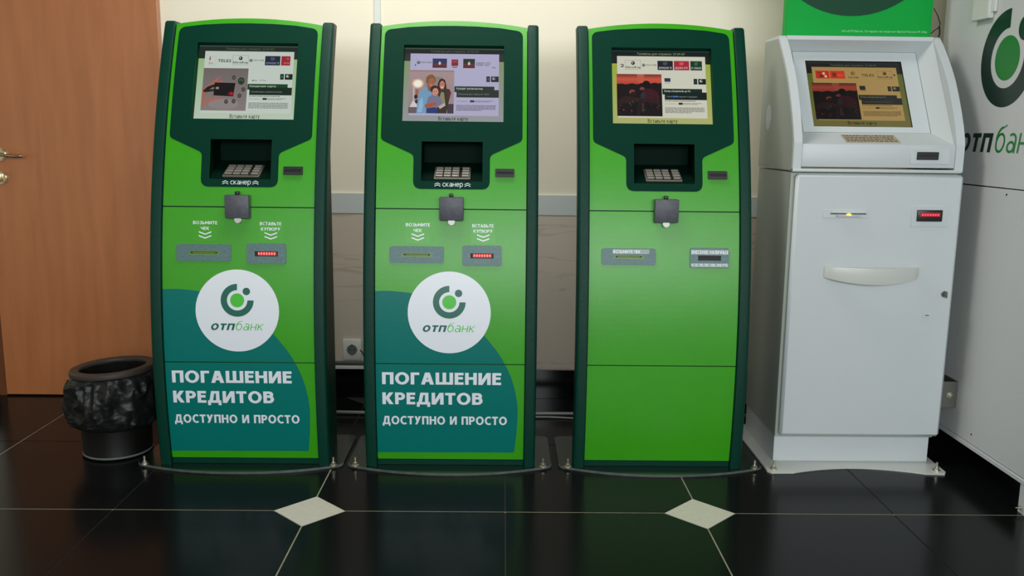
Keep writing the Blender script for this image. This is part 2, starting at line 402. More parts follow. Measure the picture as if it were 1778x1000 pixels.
for a in range(-5, 6, 2):
    for b in range(-8, 2, 2):
        if dm is None:
            bm = bmesh.new(); h = HALF-0.0012
            top = [bm.verts.new(p) for p in ((h, 0, .0003), (0, h, .0003), (-h, 0, .0003), (0, -h, .0003))]
            bot = [bm.verts.new((v.co.x, v.co.y, -0.01)) for v in top]
            bm.faces.new(top)
            for i in range(4): bm.faces.new((top[(i+1) % 4], top[i], bot[i], bot[(i+1) % 4]))
            dm = bpy.data.meshes.new('diamond_tile'); bm.to_mesh(dm); bm.free(); dm.materials.append(M['diamond'])
        o = bpy.data.objects.new('diamond_tile', dm); COL.objects.link(o); o.parent = fl
        o.location = (X0+a*T, Y0+b*T, 0)
        if a == -5 and b == -8: o['label'] = 'pale grey diamond shaped inset tile'
for a in range(-5, 6, 2):
    o = box('grout_line', M['groutlight'], fl, X0+a*T-.0022, X0+a*T+.0022, WY0, WY1 if abs(a) > 1 else 2.9, -0.002, -0.0007)  # central lines end early, standing in for the shade behind the kiosks
for b in range(-8, 2, 2):
    o = box('grout_line', M['groutlight'], fl, WX0, WX1, Y0+b*T-.0022, Y0+b*T+.0022, -0.002, -0.0006)

TR0, TR1 = 0.808, 0.892
o = box('wall_back', M['wall'], None, WX0-.1, WX1+.1, WY1, WY1+.12, -0.06, CH); tag(o, kind='structure')
box('tile_cladding', M['walltile'], o, -1.38, WX1, WY1-.006, WY1, 0.0, TR0-.004)
for i in range(8):
    x = -1.38 + i*0.62
    box('border_tile', M['trim'], o, x+.0015, min(x+.6185, WX1), WY1-.009, WY1, TR0, TR1)
o = box('wall_left', M['wall'], None, WX0-.1, WX0, WY0, WY1, -0.06, CH); tag(o, kind='structure')
o = box('wall_right', M['wall'], None, WX1, WX1+.1, WY0, WY1, -0.06, CH); tag(o, kind='structure')
o = box('ceiling', M['ceiling'], None, WX0-.1, WX1+.1, WY0-.1, WY1+.12, CH, CH+.1); tag(o, kind='structure')
bm = bmesh.new()
for (a, b, c, d) in ((WX0-.1, WIN_X0, -.06, CH), (WIN_X1, WX1+.1, -.06, CH), (WIN_X0, WIN_X1, -.06, WIN_Z0), (WIN_X0, WIN_X1, WIN_Z1, CH)):
    add_box(bm, a, b, WY0-.1, WY0, c, d)
o = fin('wall_front', bm, M['wall'], None); tag(o, kind='structure')
bm = bmesh.new()
for i in range(4):
    x = WIN_X0 + i*(WIN_X1-WIN_X0)/3
    add_box(bm, max(x-.03, WIN_X0), min(x+.03, WIN_X1), WY0-.08, WY0-.03, WIN_Z0, WIN_Z1)
add_box(bm, WIN_X0, WIN_X1, WY0-.08, WY0-.03, WIN_Z0, WIN_Z0+.05); add_box(bm, WIN_X0, WIN_X1, WY0-.08, WY0-.03, WIN_Z1-.05, WIN_Z1)
o = fin('window_1', bm, M['plastic'], None); tag(o, kind='structure')
o = box('baseboard_back', M['baseboard'], None, -1.395, WX1, WY1-.016, WY1-.0061, 0.0, 0.13, .001, 1); tag(o, kind='structure')
o = box('baseboard_left', M['baseboard'], None, WX0, -2.186, WY1-.02, WY1, 0.0, 0.185, .001, 1); tag(o, kind='structure')

# door
DX0, DX1 = -2.151, -1.408
d = box('door_1', M['wood'], None, DX0, DX1, WY1-.035, WY1-.001, 0.006, 2.06, .002, 1); tag(d, kind='structure')
box('door_frame', M['woodedge'], d, DX0-.034, DX0-.001, WY1-.028, WY1-.001, 0.0, 2.09, .001, 1)
box('lintel', M['woodedge'], d, DX0-.034, DX1, WY1-.028, WY1-.001, 2.062, 2.09, .001, 1)
YD = WY1-.035
bm = bmesh.new(); add_cyl(bm, (-2.086, YD-.004, 1.040), (0, 1, 0), .026, .008, 40); add_cyl(bm, (-2.086, YD-.010, 1.040), (0, 1, 0), .022, .008, 40)
ro = fin('handle_rosette', bm, M['brass'], d, 35)
tube('lever', [(-2.086, YD-.012, 1.040), (-2.086, YD-.045, 1.040), (-2.070, YD-.052, 1.040), (-2.030, YD-.052, 1.036), (-1.992, YD-.050, 1.034), (-1.975, YD-.046, 1.036)], .0068, M['brass'], ro)
bm = bmesh.new(); add_cyl(bm, (-2.092, YD-.004, 0.943), (0, 1, 0), .026, .008, 40); add_cyl(bm, (-2.092, YD-.009, 0.943), (0, 1, 0), .023, .006, 40)
kr = fin('keyhole_rosette', bm, M['brass'], d, 35)
box('thumb_turn', M['brass'], kr, -2.097, -2.087, YD-.028, YD-.010, .926, .960, .003)

# ================================================================== KIOSKS
RX = 0.2533; RO = 0.2925; REAR = 0.205
def arch(x): return 1.5315 - 0.0225*(x/RX)**2
def build_common():
    k = empty('payment_kiosk')
    zs = [i*0.03 for i in range(0, 51)]
    prof = [(P(z)+.010, z) for z in [.008]+zs[1:]] + [(REAR, 1.5), (REAR, .008)]
    bm = bmesh.new()
    for a, b in ((-.264, -.2535), (.2535, .264)):
        A = [bm.verts.new((a, y, z)) for y, z in prof]; B = [bm.verts.new((b, y, z)) for y, z in prof]
        bm.faces.new(A); bm.faces.new(B[::-1])
        for i in range(len(prof)):
            j = (i+1) % len(prof); bm.faces.new((A[i], A[j], B[j], B[i]))
    add_box(bm, -.2535, .2535, REAR-.006, REAR, .009, 1.499)
    for z in (.375, .8945): add_box(bm, -.2530, .2530, P(z)+.0072, P(z)+.012, z-.02, z+.02)
    fin('body', bm, M['body'], k, 30)
    for s in (-1, 1):                                    # the two curved rails
        sec = round_poly([(RX+.0008, -.012), (RO, -.012), (RO, .05), (RX+.0008, .05)], [.004, .014, .006, 0], 5)
        bm = bmesh.new(); rows = []
        hs = [.008 + i*(1.513-.008)/70 for i in range(71)]
        for i, z in enumerate(hs):
            sh = 0.0
            rows.append([bm.verts.new((s*x, P(z)+y, z)) for x, y in sec])
        n = len(sec)
        for i in range(70):
            for j in range(n):
                bm.faces.new((rows[i][j], rows[i][(j+1) % n], rows[i+1][(j+1) % n], rows[i+1][j]))
        bm.faces.new(rows[0]); 
        cap = [bm.verts.new((s*((abs(v.co.x)-.273)*.8+.273), P(1.5135)+(v.co.y-P(1.513)-.019)*.85+.019, 1.5185)) for v in rows[-1]]
        for j in range(n): bm.faces.new((rows[-1][j], rows[-1][(j+1) % n], cap[(j+1) % n], cap[j]))
        bm.faces.new(cap)
        fin('side_rail', bm, M['rail'], k, 50)
    # panels
    SCR = [(-.1735, 1.1835), (.1735, 1.1835), (.1735, 1.4455), (-.1735, 1.4455)]
    NIC = [(-.1025, .986), (.1035, .986), (.1035, 1.1175), (-.1025, 1.1175)]
    W = RX - .0012
    top = [(W - 2*W*i/24, arch(W - 2*W*i/24)) for i in range(25)]
    cplate('upper_panel', M['green'], k, [[(-W, .8965), (W, .8965)] + top, SCR, NIC], .006, -.006)
    cplate('middle_panel', M['green'], k, [[(-W, .377), (W, .377), (W, .8925), (-W, .8925)]], .006, -.006)
    cplate('lower_panel', M['green'], k, [[(-W, .031), (W, .031), (W, .3735), (-W, .3735)]], .006, -.006)
    cplate('bottom_sill', M['rail'], k, [[(-W, .009), (W, .009), (W, .029), (-W, .029)]], .006, -.007)
    # arched top cap going back
    bm = bmesh.new(); A = []; B = []
    for i in range(25):
        x = -W + 2*W*i/24; z = arch(x)-.0004
        A.append(bm.verts.new((x, P(z)+.0062, z))); B.append(bm.verts.new((x, REAR, z-.004)))
    C = [bm.verts.new((v.co.x, v.co.y, 1.500)) for v in A]; D = [bm.verts.new((v.co.x, REAR, 1.500)) for v in B]
    for i in range(24):
        bm.faces.new((A[i], A[i+1], B[i+1], B[i])); bm.faces.new((B[i], B[i+1], D[i+1], D[i])); bm.faces.new((C[i], C[i+1], A[i+1], A[i]))
    bm.faces.new((A[0], B[0], D[0], C[0])); bm.faces.new((A[-1], C[-1], D[-1], B[-1]))
    fin('top_cap', bm, M['green'], k)
    # dark green mask around screen and keypad recess
    out = [(-.2405, 1.497), (-.16, 1.5075), (-.08, 1.5125), (0, 1.514), (.08, 1.5125), (.16, 1.5075), (.2375, 1.496),
           (.2375, 1.122), (.1285, 1.073), (.1285, .9605), (-.1290, .9605), (-.1290, 1.073), (-.2405, 1.122)]
    out = round_poly(out, [.026, .2, .2, .2, .2, .2, .026, .02, .02, .028, .028, .02, .02], 6)
    cplate('dark_surround', M['dark'], k, [out, SCR, NIC], .0012, .0001)
    # screen opening walls
    bm = bmesh.new()
    zt, zb = 1.4455, 1.1835
    nrm = Vector((0, -1, dP(1.31))).normalized()
    def scr_pt(x, z, dep): 
        y = P(zb) + (P(zt)-P(zb))*(z-zb)/(zt-zb)
        return Vector((x, y, z)) - nrm*dep
    ou = [(-.1745, zb-.001), (.1745, zb-.001), (.1745, zt+.001), (-.1745, zt+.001)]
    a = [bm.verts.new(scr_pt(x, z, -.0015)) for x, z in ou]; b = [bm.verts.new(scr_pt(x, z, .022)) for x, z in ou]
    ii = [(-.1725, zb+.001), (.1725, zb+.001), (.1725, zt-.001), (-.1725, zt-.001)]
    c = [bm.verts.new(scr_pt(x, z, -.0015)) for x, z in ii]; e = [bm.verts.new(scr_pt(x, z, .022)) for x, z in ii]
    for i in range(4):
        j = (i+1) % 4
        bm.faces.new((a[i], a[j], b[j], b[i])); bm.faces.new((c[j], c[i], e[i], e[j])); bm.faces.new((a[j], a[i], c[i], c[j])); bm.faces.new((b[i], b[j], e[j], e[i]))
    fin('screen_bezel', bm, M['dark'], k)
    # keypad recess: floor rises to the back
    x0, x1 = -.1025, .1035; y0 = P(.986)+.001
    bm = bmesh.new()
    pr = [(y0, .986), (.125, 1.0445), (.128, 1.128), (P(1.1175)+.001, 1.1175)]
    L_ = [bm.verts.new((x0, y, z)) for y, z in pr]; R_ = [bm.verts.new((x1, y, z)) for y, z in pr]
    for i in range(3): bm.faces.new((L_[i], R_[i], R_[i+1], L_[i+1]))
    bm.faces.new(L_); bm.faces.new(R_[::-1])
    me = bpy.data.meshes.new('keypad_recess'); bm.to_mesh(me); bm.free()
    rc = link('keypad_recess', me, M['recess'], k)
    # keypad lying on the sloped floor
    kp_o = empty('keypad'); kp_o.parent = k
    bm = bmesh.new(); add_box(bm, -.0615, .0615, 0, .086, 0, .006, .001)
    me = bpy.data.meshes.new('keypad'); bm.to_mesh(me); bm.free(); me.materials.append(M['keyplate'])
    bpy.data.objects.remove(kp_o)
    kp = link('keypad', me, None, k)
    ang = math.atan2(1.0445-.986, .125-y0)
    kp.location = (.001, y0+.010, .986+.010*math.tan(ang)+.0006); kp.rotation_euler = (ang, 0, 0)
    box('key_bed', M['void'], kp, -.0565, .0565, .004, .082, .0055, .0064)
    bm = bmesh.new(); add_box(bm, -.0120, .0120, -.0048, .0048, 0, .0058, .0012)
    km = bpy.data.meshes.new('key'); bm.to_mesh(km); bm.free(); km.materials.append(M['keys'])
    for r in range(4):
        for cc in range(4):
            o = bpy.data.objects.new('key', km); COL.objects.link(o); o.parent = kp
            o.location = ((-.044, -.0165, .011, .0445)[cc], .0135+r*.0197, .0058)
    # card reader
    cr = cplate('card_reader', M['boxgrey' if 0 else 'black'], k, [round_poly([(.147, 1.003), (.211, 1.003), (.211, 1.0298), (.147, 1.0298)], .002, 2), [(.152, 1.0125), (.206, 1.0125), (.206, 1.0195), (.152, 1.0195)]], .008, .0)
    o = cplate('card_slot', M['void'], cr, [[(.150, 1.010), (.208, 1.010), (.208, 1.022), (.150, 1.022)]], .002, .0)
    # scanner cover box with latch
    yb = P(.8975)
    sb = box('scanner_box', M['boxgrey'], k, -.0375, .0420, yb-.034, yb-.0035, .8595, .9365, .003, 2)
    box('box_hinge', M['black'], sb, -.0055, .0075, yb-.022, yb-.004, .9365, .9475, .002)
    bm = bmesh.new(); add_cyl(bm, (.0025, yb-.018, .8545), (0, 1, 0), .0115, .018, 24); add_cyl(bm, (.0025, yb-.0285, .8545), (0, 1, 0), .0095, .004, 24)
    lk = fin('cam_lock', bm, M['chrome'], sb, 40)
    # receipt outlet
    rp = cplate('receipt_plate', M['plategrey'], k, [round_poly([(-.2045, .7165), (-.0225, .7165), (-.0225, .7715), (-.2045, .7715)], .008, 4), [(-.163, .7375), (-.0635, .7375), (-.0635, .7505), (-.163, .7505)]], .0035, .0)
    cplate('slot_bezel', M['slotgreen'], rp, [[(-.163, .7375), (-.0635, .7375), (-.0635, .7505), (-.163, .7505)], [(-.158, .7405), (-.0685, .7405), (-.0685, .7470), (-.158, .7470)]], .0015, .0005)
    cplate('slot', M['slotdark'], rp, [[(-.1585, .7400), (-.0680, .7400), (-.0680, .7475), (-.1585, .7475)]], .0004, .0003)
    cplate('paper_edge', M['slotlime'], rp, [[(-.150, .7428), (-.076, .7428), (-.076, .7440), (-.150, .7440)]], .0008, .0007)
    # note acceptor
    np_ = cplate('note_plate', M['plategrey'], k, [round_poly([(.0395, .709), (.1710, .709), (.1710, .7755), (.0395, .7755)], .008, 4), [(.0665, .7335), (.1435, .7335), (.1435, .7505), (.0665, .7505)]], .0045, .0)
    cplate('note_slot', M['void'], np_, [[(.0665, .7335), (.1435, .7335), (.1435, .7505), (.0665, .7505)]], .0010, .0003)
    # base plate
    fr = [(-.355 + .71*i/20, -.152 + .078*abs(-1+i/10)**2.2) for i in range(21)]
    outl = round_poly(fr + [(.355, .235), (-.355, .235)], [.035]+[0]*19+[.035, .03, .03], 5)
    bp = prism('base_plate', M['base'], k, outl, .0, .008, 'z')
    ed = [(x, y) for x, y in outl if y < -.03]
    bm = bmesh.new(); rows = []
    for x, y in ed:
        v = Vector((x, y-.05)); v = v.normalized()*0.0012
        rows.append((bm.verts.new((x+v.x, y+v.y, .0008)), bm.verts.new((x+v.x, y+v.y, .0078)), bm.verts.new((x-v.x*.8, y-v.y*.8, .0084))))
    # outline order: rounded corner list wraps, keep consecutive only
    for i in range(len(rows)-1):
        if (rows[i][0].co - rows[i+1][0].co).length < .08:
            bm.faces.new((rows[i][0], rows[i+1][0], rows[i+1][1], rows[i][1])); bm.faces.new((rows[i][1], rows[i+1][1], rows[i+1][2], rows[i][2]))
    fin('worn_edge', bm, M['baseedge'], bp)
    bm = bmesh.new()
    add_cyl(bm, (0, 0, .0015), (0, 0, 1), .013, .003, 24); add_cyl(bm, (0, 0, .0075), (0, 0, 1), .0085, .009, 6); add_cyl(bm, (0, 0, .017), (0, 0, 1), .004, .026, 12)
    me = bpy.data.meshes.new('bolt'); bm.to_mesh(me); bm.free(); me.materials.append(M['bolt'])
    for x, y in ((-.325, -.085), (.325, -.085)):
        o = bpy.data.objects.new('bolt', me); COL.objects.link(o); o.parent = bp; o.location = (x, y, .008)
    return k
proto = build_common()
k1 = copy_tree(proto); k3 = copy_tree(proto); k2 = proto
KPOS = {1: (k1, -.8838, -.020), 2: (k2, -.1739, -.004), 3: (k3, .5433, .015)}
for i, (k, x, dx) in KPOS.items():
    k.location = (x, 3.0, 0)
    for ch in k.children:
        if ch.name.startswith('base_plate'): ch.location.x = dx
k1.name = 'payment_kiosk.001'; k3.name = 'payment_kiosk.002'
tag(k1, 'green and teal payment kiosk beside the waste bin, credit poster on front', 'kiosk', 'green payment kiosks along the wall')
tag(k2, 'middle green payment kiosk with credit poster, family photo on its screen', 'kiosk', 'green payment kiosks along the wall')
tag(k3, 'plain green payment kiosk without poster, next to the white terminal', 'kiosk', 'green payment kiosks along the wall')

# ---- prints and lettering on kiosks 1 and 2
D1 = .0004
TEAL = [(-.2520, .6215), (-.2200, .6228), (-.1900, .6224), (-.1390, .6170), (-.0810, .6024), (-.0360, .5860), (-.0010, .5680), (.0380, .5430), (.0741, .5145), (.1020, .4880), (.1270, .4600), (.1520, .4290), (.1740, .3970), (.1930, .3620), (.2080, .3270), (.2190, .2900), (.2270, .2500), (.2305, .2140), (.2300, .1780), (.2270, .1250), (.2200, .0575), (-.2520, .0555)]
def clip_half(pts, z, above):
    bm = bmesh.new(); vs = [bm.verts.new((x, y, 0)) for x, y in pts]; bm.faces.new(vs)
    bmesh.ops.bisect_plane(bm, geom=bm.verts[:]+bm.edges[:]+bm.faces[:], plane_co=(0, z, 0), plane_no=(0, 1, 0), clear_inner=above, clear_outer=not above)
    me = bpy.data.meshes.new('clip'); bm.to_mesh(me); bm.free(); return me
def chevron(cx, cz, w, h, t, up):
    s = 1 if up else -1
    return [(cx-w/2, cz-s*h/2), (cx, cz+s*h/2), (cx+w/2, cz-s*h/2), (cx+w/2, cz-s*h/2-s*t), (cx, cz+s*h/2-s*t), (cx-w/2, cz-s*h/2-s*t)]
pm = {}
pm['teal_print_upper'] = (bend(clip_half(TEAL, .377, True), D1), M['teal'])
pm['teal_print_lower'] = (bend(clip_half(TEAL, .3735, False), D1), M['teal'])
pm['logo_disc'] = (bend(flat_mesh([circ(-.0035, .551, .1395, 64, ry=.138)]), D1*2), M['white_print'])
pm['logo_ring'] = (bend(merge([flat_mesh([ring34(-.0035, .5865, .0550, .0340)]), flat_mesh([circ(.0275, .6165, .0125, 24)])]), D1*3), M['logo_dark'])
pm['logo_dot'] = (bend(flat_mesh([circ(-.0035, .5865, .0235, 32)]), D1*3), M['logo_green'])
pm['logo_name_bold'] = (bend(stroke_text('отп', -.0925, -.0110, .4860, .5172, .20, .25, .12), D1*3), M['logo_dark'])
pm['logo_name_light'] = (bend(stroke_text('банк', -.0095, .0850, .4860, .5172, .095, .25, .17), D1*3), M['logo_green'])
pm['slogan_top_line'] = (bend(stroke_text('ПОГАШЕНИЕ', -.2310, .1730, .3035, .3455, .25, 0, .11), D1*2), M['white_print'])
pm['slogan_middle_line'] = (bend(stroke_text('КРЕДИТОВ', -.2310, .1105, .2325, .2745, .25, 0, .11), D1*2), M['white_print'])
pm['slogan_bottom_line'] = (bend(stroke_text('ДОСТУПНО И ПРОСТО', -.2315, .1940, .1600, .1900, .24, 0, .13), D1*2), M['white_print'])
def ch2(cx, cz, w, h, t, gap, up): return [chevron(cx, cz+gap/2, w, h, t, up), chevron(cx, cz-gap/2, w, h, t, up)]
pm['scanner_lettering'] = (bend(merge([stroke_text('сканер', -.0300, .0385, .9690, .9862, .125)] + [flat_mesh([c]) for x in (-.0470, .0540) for c in ch2(x, .9765, .0200, .0050, .0022, .0062, True)]), .0017), M['white_print'])
pm['receipt_lettering'] = (bend(merge([stroke_text('ВОЗЬМИТЕ', -.1510, -.0700, .8370, .8475, .2), stroke_text('ЧЕК', -.1250, -.0965, .8185, .8290, .2)] + [flat_mesh([c]) for c in ch2(-.1105, .8000, .0420, .0080, .0040, .0125, False)]), D1), M['white_print'])
pm['note_lettering'] = (bend(merge([stroke_text('ВСТАВЬТЕ', .0715, .1430, .8355, .8460, .2), stroke_text('КУПЮРУ', .0755, .1400, .8180, .8285, .2)] + [flat_mesh([c]) for c in ch2(.1085, .7990, .0420, .0080, .0040, .0125, False)]), D1), M['white_print'])
for k in (k1, k2):
    for n, (me, m) in pm.items(): link(n, me, m, k)
M['film'] = mat('clear_sticker_film', rgb(56, 155, 12), 0.36)
for nme, a in (('receipt_sticker', -.1105), ('note_sticker', .1085)):
    me = bend(flat_mesh([[(a-.041, .781), (a+.041, .781), (a+.041, .851), (a-.041, .851)]]), D1*.4)
    for k in (k1, k2): link(nme, me, M['film'], k)
# ---- kiosk 3 sticker lettering
def panel_lbl(name, x0, x1, z0, z1, off=.0039):
    return cplate(name, M['sticker3'], k3, [round_poly([(x0, z0), (x1, z0), (x1, z1), (x0, z1)], .002, 2)], .0002, off)
M['sticker3'] = mat('worn_clear_sticker', rgb(100, 124, 122), 0.3, vary=0.2, vscale=150)
panel_lbl('receipt_sticker', -.168, -.044, .7535, .7685); panel_lbl('note_sticker', .0425, .1685, .7535, .7695, .0049); panel_lbl('note_sticker', .0425, .1685, .7120, .7250, .0049)
link('receipt_lettering', bend(stroke_text('ВОЗЬМИТЕ ЧЕК', -.1660, -.0740, .7555, .7660, .2), .0045), M['white_print'], k3)
link('note_lettering', bend(merge([stroke_text('ВНЕСЕНИЕ НАЛИЧНЫХ', .0440, .1675, .7555, .7675, .2), text_mesh('10, 50, 100, 500, 1000, 5000 РУБ.', .0440, .1675, .7130, .7240, .02)]), .0055), M['white_print'], k3)
# shift the note plate of kiosk 3 (sits a little further right)
for ch in k3.children:
    if ch.name.startswith('note_'): ch.location.x = .0465
    if ch.name.startswith('receipt_'): ch.location.x = -.0065
# red indicator lights
for k in (k1, k2):
    pl = [c for c in k.children if c.name.startswith('note_plate')][0]
    dx = -.010 if k is k1 else 0
    pl.location.x = dx
    g = cplate('indicator_window', M['glowred'] if 'glowred' in M else M.setdefault('glowred', emis('red_glow_window', (.55, 0, .01, 1), 1.0)), pl, [[(.074 + (.004 if k is k1 else 0), .736), (.138, .736), (.138, .7485), (.074 + (.004 if k is k1 else 0), .7485)]], .0003, .0015)
    for i in range(7):
        x = .0795 + i*.0087
        o = cplate('indicator_light', M['leadhot'], pl, [circ(x, .7425, .0028, 10, ry=.0044)], .0003, .0019)
# ================================================================== DISPLAY IMAGES
class Canvas:
    """flat picture shown by a display; design space 1000 x 760, y down"""
    def __init__(s): s.v = []; s.f = []; s.c = []; s.n = 0
    def poly(s, pts, col, cols=None):
        s.n += 1; b = len(s.v)
        for x, y in pts: s.v.append((x, y, s.n))
        s.f.append(list(range(b, b+len(pts))))
        s.c.append([rgb(*c) for c in cols] if cols else [rgb(*col)]*len(pts))
    def rect(s, x0, y0, x1, y1, col, col2=None):
        s.poly([(x0, y0), (x1, y0), (x1, y1), (x0, y1)], col, [col, col, col2, col2] if col2 else None)
    def ell(s, x, y, rx, ry, col, n=20, rot=0.0):
        cr, sr = math.cos(rot), math.sin(rot)
        s.poly([(x + rx*math.cos(t)*cr - ry*math.sin(t)*sr, y + rx*math.cos(t)*sr + ry*math.sin(t)*cr) for t in [i*2*math.pi/n for i in range(n)]], col)
    def text(s, body, x0, x1, y0, y1, col, bold=0.0, shear=0.0):
        s.n += 1; b = len(s.v)
        if all(glyph(ch, .2) for ch in body):
            me = stroke_text(body, x0, x1, -y1+(y1-y0)*(.2 if body != body.upper() else 0), -y0, .13+bold, shear, .15)
        else: me = text_mesh(body, x0, x1, -y1, -y0, bold*.4, shear)
        for v in me.vertices: s.v.append((v.co.x, -v.co.y, s.n))
        for p in me.polygons:
            s.f.append([b+i for i in p.vertices]); s.c.append([rgb(*col)]*len(p.vertices))
        bpy.data.meshes.remove(me)
    def lines(s, x0, x1, y0, y1, n, col, seed=0):
        rnd = random.Random(seed); st = (y1-y0)/n; n0 = s.n
        for i in range(n):
            x = x0; y = y0 + i*st; xe = x1 - (rnd.random()*0.4*(x1-x0) if i == n-1 else 6)
            while x < xe:
                s.n = n0; wl = rnd.uniform(8, 30); s.rect(x, y, min(x+wl, xe), y+st*.5, col); x += wl + 4
    def build(s, name, parent, fn, m=None):
        """fn(u, v, layer) -> Vector"""
        me = bpy.data.meshes.new(name)
        me.from_pydata([fn(x/1000.0, y/760.0, l) for x, y, l in s.v], [], s.f)
        at = me.color_attributes.new('Col', 'FLOAT_COLOR', 'CORNER'); i = 0
        flat = []
        for p, cs in zip(me.polygons, s.c):
            for c in cs: flat.extend(c)
        at.data.foreach_set('color', flat)
        return link(name, me, m or M['screen'], parent)
def photo_family(c, x0, y0, x1, y1):
    W, H = x1-x0, y1-y0
    X = lambda a: x0 + a*W
    Y = lambda b: y0 + b*H
    R = lambda pts: [(X(a), Y(b)) for a, b in pts]
    c.rect(x0, y0, x1, y1, (176, 150, 150), (160, 140, 144))
    c.rect(X(0), Y(0), X(1), Y(.06), (150, 120, 120), (180, 156, 154))
    c.poly(R([(.36, .14), (.72, .16), (.72, .42), (.36, .42)]), (150, 140, 128))
    c.poly(R([(.60, .14), (.74, .17), (.70, .26), (.62, .24)]), (132, 140, 126))
    c.poly(R([(.08, .22), (.12, .22), (.13, .8), (.10, .8)]), (196, 184, 186))
    c.ell(X(.195), Y(.315), W*.135, H*.115, (214, 176, 160)); c.ell(X(.195), Y(.315), W*.105, H*.09, (255, 236, 200)); c.ell(X(.195), Y(.315), W*.075, H*.066, (255, 255, 246))
    c.poly(R([(.15, .45), (.22, .45), (.20, .60), (.16, .60)]), (150, 110, 80))
    c.ell(X(.16), Y(.62), W*.04, H*.05, (40, 34, 40)); c.ell(X(.18), Y(.73), W*.035, H*.045, (46, 36, 44))
    c.poly(R([(.03, .86), (.10, .70), (.20, .82), (.20, .9), (.03, .9)]), (222, 214, 222))
    c.rect(X(0), Y(.86), X(.3), Y(1), (112, 96, 100)); c.rect(X(.86), Y(.78), X(1), Y(1), (74, 60, 70))
    # mother
    c.poly(R([(.64, .30), (.68, .21), (.74, .19), (.80, .23), (.83, .36), (.84, .50), (.70, .52), (.63, .44)]), (58, 32, 34))
    c.poly(R([(.66, .46), (.80, .42), (.90, .44), (.94, .52), (.90, .68), (.84, 1.0), (.58, 1.0), (.62, .60)]), (62, 52, 42))
    c.poly(R([(.84, .46), (.93, .50), (.92, .60), (.86, .66)]), (96, 44, 48))
    c.poly(R([(.72, .50), (.78, .52), (.82, .80), (.70, .86), (.68, .64)]), (150, 140, 110))
    c.ell(X(.735), Y(.345), W*.058, H*.10, (206, 130, 110)); c.poly(R([(.70, .39), (.77, .38), (.735, .42)]), (240, 220, 214))
    c.ell(X(.712), Y(.325), W*.009, H*.01, (50, 26, 26)); c.ell(X(.757), Y(.32), W*.009, H*.01, (50, 26, 26))
    # father
    c.poly(R([(.18, 1.0), (.20, .70), (.26, .50), (.36, .38), (.48, .42), (.52, .60), (.44, 1.0)]), (120, 164, 200))
    c.poly(R([(.20, .98), (.24, .72), (.30, .62), (.33, .80), (.30, .98)]), (150, 190, 222))
    c.poly(R([(.40, .36), (.50, .36), (.50, .46), (.44, .50)]), (150, 90, 70))
    c.ell(X(.485), Y(.235), W*.105, H*.135, (120, 76, 46)); c.ell(X(.495), Y(.275), W*.078, H*.125, (176, 106, 84)); c.poly(R([(.39, .22), (.43, .12), (.52, .10), (.58, .18), (.56, .20), (.46, .19), (.42, .27)]), (140, 92, 54))
    c.ell(X(.465), Y(.265), W*.011, H*.010, (60, 30, 26)); c.ell(X(.53), Y(.265), W*.011, H*.010, (60, 30, 26)); c.poly(R([(.46, .345), (.535, .345), (.50, .365)]), (214, 176, 170))
    # child
    c.poly(R([(.40, .76), (.44, .62), (.54, .56), (.64, .58), (.72, .66), (.74, .80), (.60, .90), (.42, .84)]), (126, 124, 152))
    c.ell(X(.575), Y(.45), W*.10, H*.095, (62, 36, 32)); c.ell(X(.59), Y(.505), W*.068, H*.09, (214, 148, 126))
    c.ell(X(.565), Y(.495), W*.009, H*.01, (50, 26, 26)); c.ell(X(.615), Y(.49), W*.009, H*.01, (50, 26, 26)); c.poly(R([(.57, .55), (.61, .545), (.59, .57)]), (170, 70, 66))
    c.poly(R([(.40, .88), (.60, .86), (.66, .92), (.62, 1.0), (.40, 1.0)]), (48, 62, 120))
    c.poly(R([(.36, .80), (.50, .76), (.62, .74), (.62, .80), (.50, .86), (.37, .88)]), (176, 92, 66))
    c.poly(R([(.66, .84), (.80, .76), (.82, .82), (.70, .90)]), (200, 180, 190))
